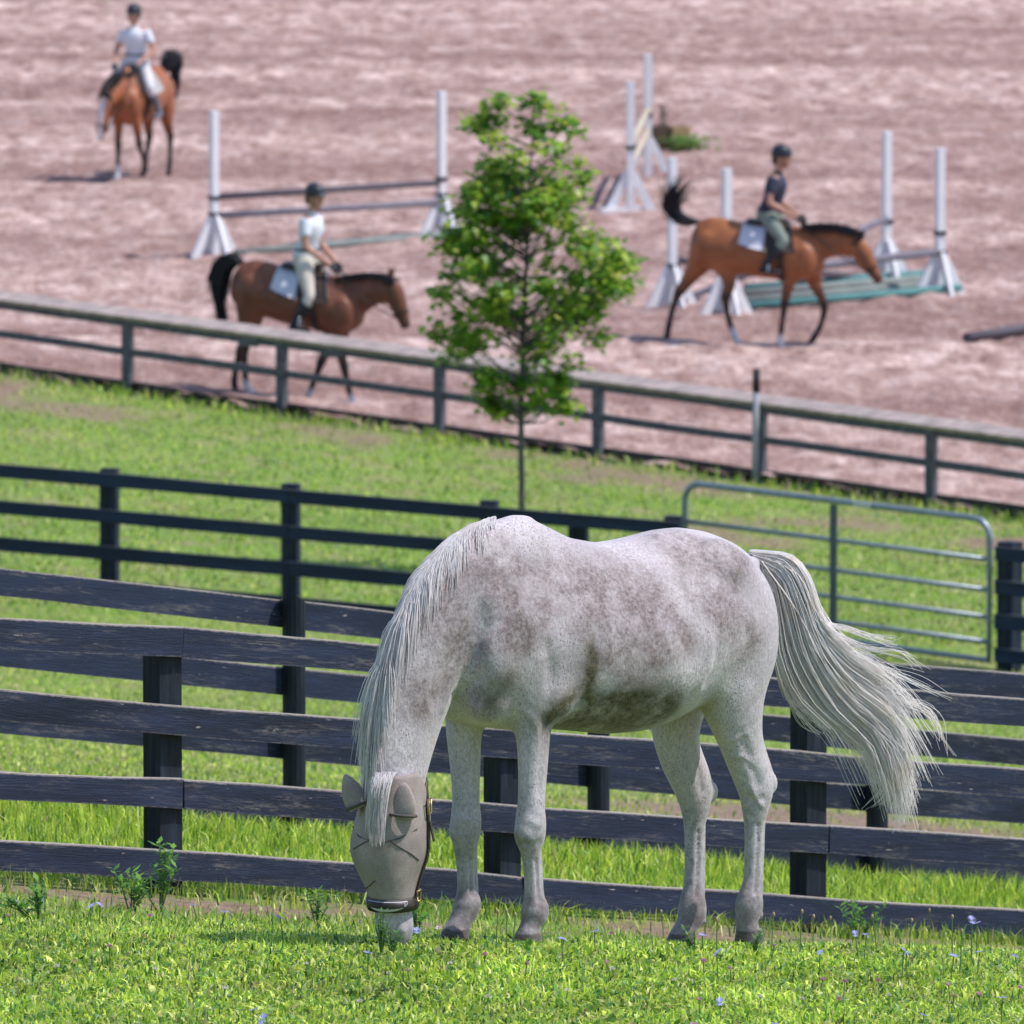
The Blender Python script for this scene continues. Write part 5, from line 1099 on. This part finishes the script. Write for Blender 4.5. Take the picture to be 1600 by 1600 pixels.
# ------------------------------------------------------------------ show jumps
M_POLEB = simple('brown_grey_pole', (.115, .10, .125), (.07, .06, .075), 3, .7, .003, 30, (1, 6, 6)); M_POLEP = simple('mauve_pole', (.20, .185, .235), (.13, .12, .15), 3, .7)
M_POLEC = simple('cream_pole', (.52, .44, .35), (.42, .35, .28), 4, .7); M_TEAL = simple('teal_pole', (.10, .25, .25), (.07, .18, .19), 3, .7); M_POLEG = simple('grey_green_pole', (.24, .27, .26), (.17, .2, .19), 3, .7)
M_CUP = simple('black_jump_cup', (.02, .02, .025), rough=.5)
STD = {}
def standard(px, py, h, label, rz=.5, cups=(), feet=4):
    p = onground(px, py, 95, 170); p[2] = g1(p[0], p[1]); S = empty('jump_standard', tuple(p), rz, label, 'jump standard', 'white jump standards')
    MB().box((0, 0, h / 2 - .02), (.10, .10, h + .04)).build('post', M_WHITE, S)
    for a in (0, math.pi / 2, math.pi, 3 * math.pi / 2)[::(1 if feet == 4 else 2)]:
        m = MB(); d = Vector((math.cos(a), math.sin(a), 0)); s = Vector((-math.sin(a), math.cos(a), 0)) * .022
        q = [d * .052 + Vector((0, 0, .56)), d * .085 + Vector((0, 0, .56)), d * .36 + Vector((0, 0, .03)), d * .36 + Vector((0, 0, -.03)), d * .25 + Vector((0, 0, -.03)), d * .052 + Vector((0, 0, .40))]
        n = len(q); m.add([v + s for v in q] + [v - s for v in q], [tuple(range(n)), tuple(range(2 * n - 1, n - 1, -1))] + [((i + 1) % n, i, n + i, n + (i + 1) % n) for i in range(n)]); m.build('foot', M_WHITE, S)
    for z in cups: MB().box((.0, 0, z), (.13, .13, .05)).build('cup', M_CUP, S)
    STD[(px, py)] = Vector(p); return S
def pole(a, b, mat, label, r=.05, name='jump_pole'):
    a = Vector(a); b = Vector(b); o = (a + b) / 2; m = MB().tube([a - o, b - o], r, 12).build(name, mat, None, False); m.location = o; m.data.polygons.foreach_set('use_smooth', [len(p.vertices) == 4 for p in m.data.polygons])
    tag(m, label, 'pole', 'jump poles'); return m
def up(p, z): return p + Vector((0, 0, z))
standard(335, 403, 1.95, 'white jump standard holding the near ends of two brown rails', .6, (.79, .57)); standard(690, 370, 1.98, 'white jump standard partly behind the maple, at the two-rail vertical', .6, (.79, .57))
a, b = STD[(335, 403)], STD[(690, 370)]; d = (b - a).normalized() * .07; nn = Vector((d.y, -d.x, 0)).normalized() * .09
pole(up(a + d, .80) , up(b - d, .74), M_POLEB, 'brown-grey top rail of the two-rail vertical jump', .045); pole(up(a + d, .55), up(b - d, .47), M_POLEP, 'mauve-grey second rail of the two-rail vertical jump', .045)
pole(up(a + nn * 3, .06) + d * 2, up(b + nn * 3, .06) - d * 2, M_POLEG, 'grey-green ground pole below the two-rail vertical jump', .05)
standard(985, 333, 1.82, 'shorter white standard of the cream-railed jump seen end-on', .2, (.9,), 2); standard(1012, 276, 1.78, 'taller-looking white standard behind the cream-railed jump seen end-on', .2, (.9,), 2)
a, b = STD[(985, 333)], STD[(1012, 276)]; d = (b - a).normalized() * .07
pole(up(a + d, .95), up(b - d, .98), M_POLEC, 'cream upper rail of the jump seen end-on', .05); pole(up(a + d, .65), up(b - d, .68), M_POLEC, 'cream lower rail of the jump seen end-on', .05)
MB().beam((-.45, -.1, .03), (.35, .1, .03), .09, .06).build('base_board', M_WHITE, [o for o in COL.objects if o.get('label', '').startswith('shorter white standard')][0])
standard(1050, 485, 1.90, 'white standard behind the raised tail of the trotting bay', .45, (.55,)); standard(1135, 495, 1.84, 'white standard behind the hindquarters of the trotting bay', .45, (.5,))
standard(1385, 445, 1.96, 'tall white standard just behind the head of the trotting bay', .45, (.8, .1)); standard(1468, 463, 1.88, 'white standard at the free end of the teal ground poles', .45, (.80, .55))
a, b, c, e = STD[(1050, 485)], STD[(1385, 445)], STD[(1135, 495)], STD[(1468, 463)]
d = (b - a).normalized() * .07; d2_ = (e - c).normalized() * .07; n2_ = Vector((d.y, -d.x, 0)).normalized() * .055
pole(up(a + d - n2_, .62), up(b - d - n2_, .06), M_POLEB, 'brown cross rail sloping down toward the trotting bay\'s nose', .045)
pole(up(a + d + n2_, .10), up(b - d + n2_, .84), M_POLEP, 'mauve cross rail rising behind the trotting bay\'s head', .045)
pole(up(c + d2_, .50), up(e - d2_, .56), M_POLEP, 'mauve horizontal rail on the front of the low oxer', .05)
gp1 = lambda px, py: (lambda q: Vector((q[0], q[1], g1(q[0], q[1]) + .10)))(onground(px, py, 95, 170))
for (p0, p1, m, lb) in (((1165, 493), (1500, 462), M_TEAL, 'front teal ground pole of the low oxer'), ((1160, 483), (1485, 454), M_POLEG, 'grey-green ground pole lying second in the low oxer'), ((1160, 472), (1470, 447), M_POLEG, 'grey-green ground pole lying third in the low oxer'), ((1165, 462), (1450, 441), M_TEAL, 'rear teal ground pole of the low oxer')):
    pole(gp1(*p0), gp1(*p1), m, lb, .05)
pole(gp1(1510, 541), gp1(1650, 520), M_POLEB, 'single dark pole lying alone on the sand', .06)
# planter filler: two boxes and low greenery
def boxthing(px, py, w, h, col, label):
    q = onground(px, py, 110, 190); q[2] = g1(q[0], q[1]); B = empty('wooden_box', tuple(q), .3, label, 'box', 'flower boxes on the sand'); m = simple('box_' + label.split()[0], col, rough=.8)
    for k in range(4): MB().box((0, -.15, h * (k + .5) / 4), (w, .022, h / 4 - .012)).build('plank', m, B)
    for k in range(4): MB().box((0, .15, h * (k + .5) / 4), (w, .022, h / 4 - .012)).build('plank', m, B)
    for s in (-1, 1): MB().box((s * (w / 2 - .012), 0, h / 2), (.024, .276, h)).build('end_panel', m, B)
    MB().box((0, 0, h * .85), (w - .05, .27, .02)).build('soil', simple('soil', (.05, .035, .03)), B); return q
q = boxthing(1034, 236, .26, .36, (.13, .085, .06), 'brown plank box standing on the sand beside the tan one'); boxthing(1060, 235, .28, .36, (.48, .32, .17), 'tan plank box standing on the sand beside low greenery')
def leafmass(name, p, spread, height, n, size, cols, label, cat, stems=0, group=None):
    o = empty(name, tuple(p), 0, label, cat, group); V = []; T3 = []; C = []
    for i in range(n):
        c = np.array([rng.normal(0, spread[0] / 2), rng.normal(0, spread[1] / 2), height * rng.random() ** .8]); a = rng.random() * 6.28; s = size * (.6 + .8 * rng.random())
        d1 = np.array([math.cos(a), math.sin(a), rng.normal(0, .5)]); d2 = np.array([-math.sin(a), math.cos(a), rng.normal(0, .4)]) * .35; b = len(V)
        V += [c - d1 * s, c + d2 * s, c + d1 * s, c - d2 * s]; T3.append((b, b + 1, b + 2, b + 3)); C += [np.array(random.choice(cols)) * (.7 + .6 * rng.random())] * 4
    f = fast_mesh('foliage', np.array(V), np.array(T3), None, M_LEAF, o, attrs={'col': np.array(C)})
    m = MB()
    for i in range(max(3, stems)): m.tube([(rng.normal(0, spread[0] * .2), rng.normal(0, spread[1] * .2), -.03), (rng.normal(0, spread[0] * .35), rng.normal(0, spread[1] * .35), height * .8)], [size * .18, size * .06], 5)
    m.build('stems', bpy.data.materials.get('stem') or simple('stem', (.14, .2, .06)), o); return o
q = onground(1075, 240, 110, 190); q[2] = g1(q[0], q[1]); leafmass('low_shrub', q, (.34, .25), .24, 420, .05, [(.10, .24, .04), (.18, .32, .06)], 'low spreading green plant beside the tan plank box', 'plant')
q = onground(1036, 232, 110, 190); q[2] = g1(q[0], q[1]) + .3; leafmass('potted_twigs', q, (.09, .09), .38, 60, .045, [(.09, .06, .06), (.12, .08, .07)], 'dark twiggy plant growing out of the brown plank box', 'plant', 6)

# ------------------------------------------------------------------ wild flowers and weeds in the foreground
M_BLUE = leaf_mat('chicory_petal', trans=.35, const=(.42, .42, .86)); M_PINK = leaf_mat('pink_clover', trans=.3, const=(.62, .30, .45)); M_CREAM = leaf_mat('white_clover', trans=.3, const=(.72, .66, .62)); M_STEM = simple('flower_stem', (.13, .22, .07))
M_SEED = simple('dry_seed_head', (.42, .33, .20), (.3, .22, .13)); 
def flower(px, py, h, r, kind, label, grp):
    q = onground(px, py + h * 425, 31, 44, .05); q[2] = g1(q[0], q[1]) + float(gbump(np.array([q[0]]), np.array([q[1]]))[0]); o = empty(kind, tuple(q), rng.random() * 6, label, 'flower', grp); lx, ly = rng.normal(0, .01, 2)
    MB().tube([(0, 0, -.01), (lx * .4, ly * .4, h * .5), (lx, ly, h)], .0022, 5).build('stem', M_STEM, o); m = MB()
    if 'chicory' in kind:
        n = 12; tilt = rng.normal(0, .35, 2)
        for i in range(n):
            a = 2 * math.pi * i / n; d = Vector((math.cos(a), math.sin(a), .25 + tilt[0] * math.cos(a) + tilt[1] * math.sin(a))); s = Vector((-math.sin(a), math.cos(a), 0)); b = Vector((lx, ly, h))
            m.add([b, b + d * r * .7 + s * r * .2, b + d * r, b + d * r * .7 - s * r * .2], [(0, 1, 2, 3)])
        m.build('petals', M_BLUE, o)
    elif 'seed' in kind: m.ball((lx, ly, h), (r * .6, r * .6, r), n=7, m=5); m.build('seed_head', M_SEED, o, True)
    else:
        for i in range(34):
            d = Vector((rng.normal(), rng.normal(), abs(rng.normal()) + .1)).normalized(); s = d.orthogonal().normalized(); b = Vector((lx, ly, h)); m.add([b, b + d * r * .8 + s * r * .14, b + d * r * 1.1, b + d * r * .8 - s * r * .14], [(0, 1, 2, 3)])
        m.build('blossom', M_PINK if 'pink' in kind else M_CREAM, o)
for px, py in ((25, 1405), (65, 1398), (133, 1411), (155, 1408), (308, 1410), (342, 1421), (443, 1430), (395, 1578), (408, 1594), (575, 1491), (655, 1456), (877, 1466), (930, 1457), (1097, 1466), (1122, 1495), (1280, 1490), (1350, 1466), (1342, 1466), (1357, 1451), (1409, 1493), (1416, 1498), (1485, 1500), (1527, 1493), (1526, 1442), (1518, 1441), (1592, 1501), (1564, 1565), (1126, 1567), (1437, 1585), (1215, 1598), (880, 1467)):
    flower(px, py, .07 + .05 * rng.random() + (.08 if py < 1450 and px > 1300 else 0), .016 + .005 * rng.random(), 'chicory_flower', 'small pale blue chicory flower open among the foreground grass', 'blue chicory flowers in the grass')
for px, py in ((20, 1432), (231, 1424), (171, 1472), (640, 1519), (820, 1504), (757, 1490), (1100, 1508), (1143, 1519), (1205, 1481), (1281, 1532), (1318, 1540), (1377, 1536), (1485, 1545), (1488, 1562), (1533, 1560), (955, 1502), (1093, 1562), (1087, 1597), (955, 1455), (1302, 1567), (999, 1598), (1590, 1545)):
    flower(px, py, .045 + .03 * rng.random(), .010 + .004 * rng.random(), 'pink_clover', 'small pink clover head in the foreground grass', 'pink clover heads in the grass')
for px, py in ((705, 1506), (690, 1451), (610, 1524), (885, 1543), (960, 1515), (1063, 1534), (1262, 1563), (1190, 1560), (480, 1505), (240, 1508), (90, 1500), (350, 1540), (760, 1560), (560, 1560), (1390, 1560)):
    flower(px, py, .04 + .02 * rng.random(), .010 + .004 * rng.random(), 'white_clover', 'small cream-white clover head in the foreground grass', 'white clover heads in the grass')
for px, py in ((1038, 1410), (1205, 1432), (1270, 1428), (1299, 1420), (1250, 1425), (1370, 1437), (1453, 1412), (1488, 1432), (1420, 1440), (775, 1428), (792, 1425), (802, 1432), (1500, 1460), (1120, 1440)):
    flower(px, py, .12 + .05 * rng.random(), .010, 'dry_seed_stalk', 'thin dry stalk with tan seed head by the near fence', 'dry seed stalks along the fence')
# leafy weeds by the fence
def weed(px, py, h, n, sp, cols, label, size=.03):
    q = onground(px, py, 31, 44, .05); q[2] = g1(q[0], q[1]); o = empty('leafy_weed', tuple(q), 0, label, 'weed', 'weeds along the near fence'); V = []; F4 = []; C = []; m = MB()
    for s in range(n):
        a = rng.random() * 6.28; tip = Vector((math.cos(a) * sp * rng.random(), math.sin(a) * sp * rng.random(), h * (.6 + .5 * rng.random()))); m.tube([(0, 0, -.02), tip * .5 + Vector((0, 0, h * .08)), tip], [.004, .003, .0015], 5)
        for i in range(16):
            t = .25 + .75 * i / 15; c = np.array(tip * t + Vector((0, 0, h * .08 * math.sin(t * 3)))); a2 = rng.random() * 6.28; d1 = np.array([math.cos(a2), math.sin(a2), .35 + rng.normal(0, .25)]); d2 = np.array([-math.sin(a2), math.cos(a2), 0]) * .26; z = size * (.6 + .6 * rng.random()); b = len(V)
            V += [c, c + d1 * z * .55 + d2 * z, c + d1 * z * 1.2, c + d1 * z * .55 - d2 * z]; F4.append((b, b + 1, b + 2, b + 3)); C += [np.array(random.choice(cols)) * (.75 + .5 * rng.random())] * 4
    fast_mesh('leaves', np.array(V), np.array(F4), None, M_LEAF, o, attrs={'col': np.array(C)}); m.build('stalks', M_STEM, o); return o
GW = [(.16, .36, .06), (.24, .44, .08), (.10, .26, .05)]
weed(250, 1425, .26, 7, .16, GW, 'bright leafy weed rising in front of the bottom board beside a square post', .045); weed(205, 1430, .18, 6, .12, GW, 'lower leafy weed crowding the left of the bright tall weed', .04)
weed(495, 1450, .14, 6, .12, GW, 'small bushy weed before the bottom board near the horse\'s mask', .03); weed(596, 1490, .19, 5, .05, [(.14, .30, .08), (.20, .36, .12)], 'thin sprig standing against the horse\'s muzzle', .02)
weed(612, 1492, .10, 5, .07, [(.14, .30, .08), (.20, .36, .12)], 'low feathery sprig at the horse\'s lips', .02); weed(1178, 1498, .09, 5, .06, [(.12, .24, .07)], 'small weed at the near hind hoof', .022); weed(1085, 1495, .10, 4, .05, [(.12, .24, .07)], 'small weed at the far hind hoof', .022)
weed(60, 1440, .13, 8, .2, GW, 'broad clump of weed leaves where the bottom board meets the blue flowers', .04); weed(1340, 1470, .16, 7, .2, GW, 'leafy clump under the bottom board beside the square post behind the tail', .04); weed(650, 1460, .12, 6, .1, GW, 'dark leafy clump behind the horse\'s muzzle', .035)
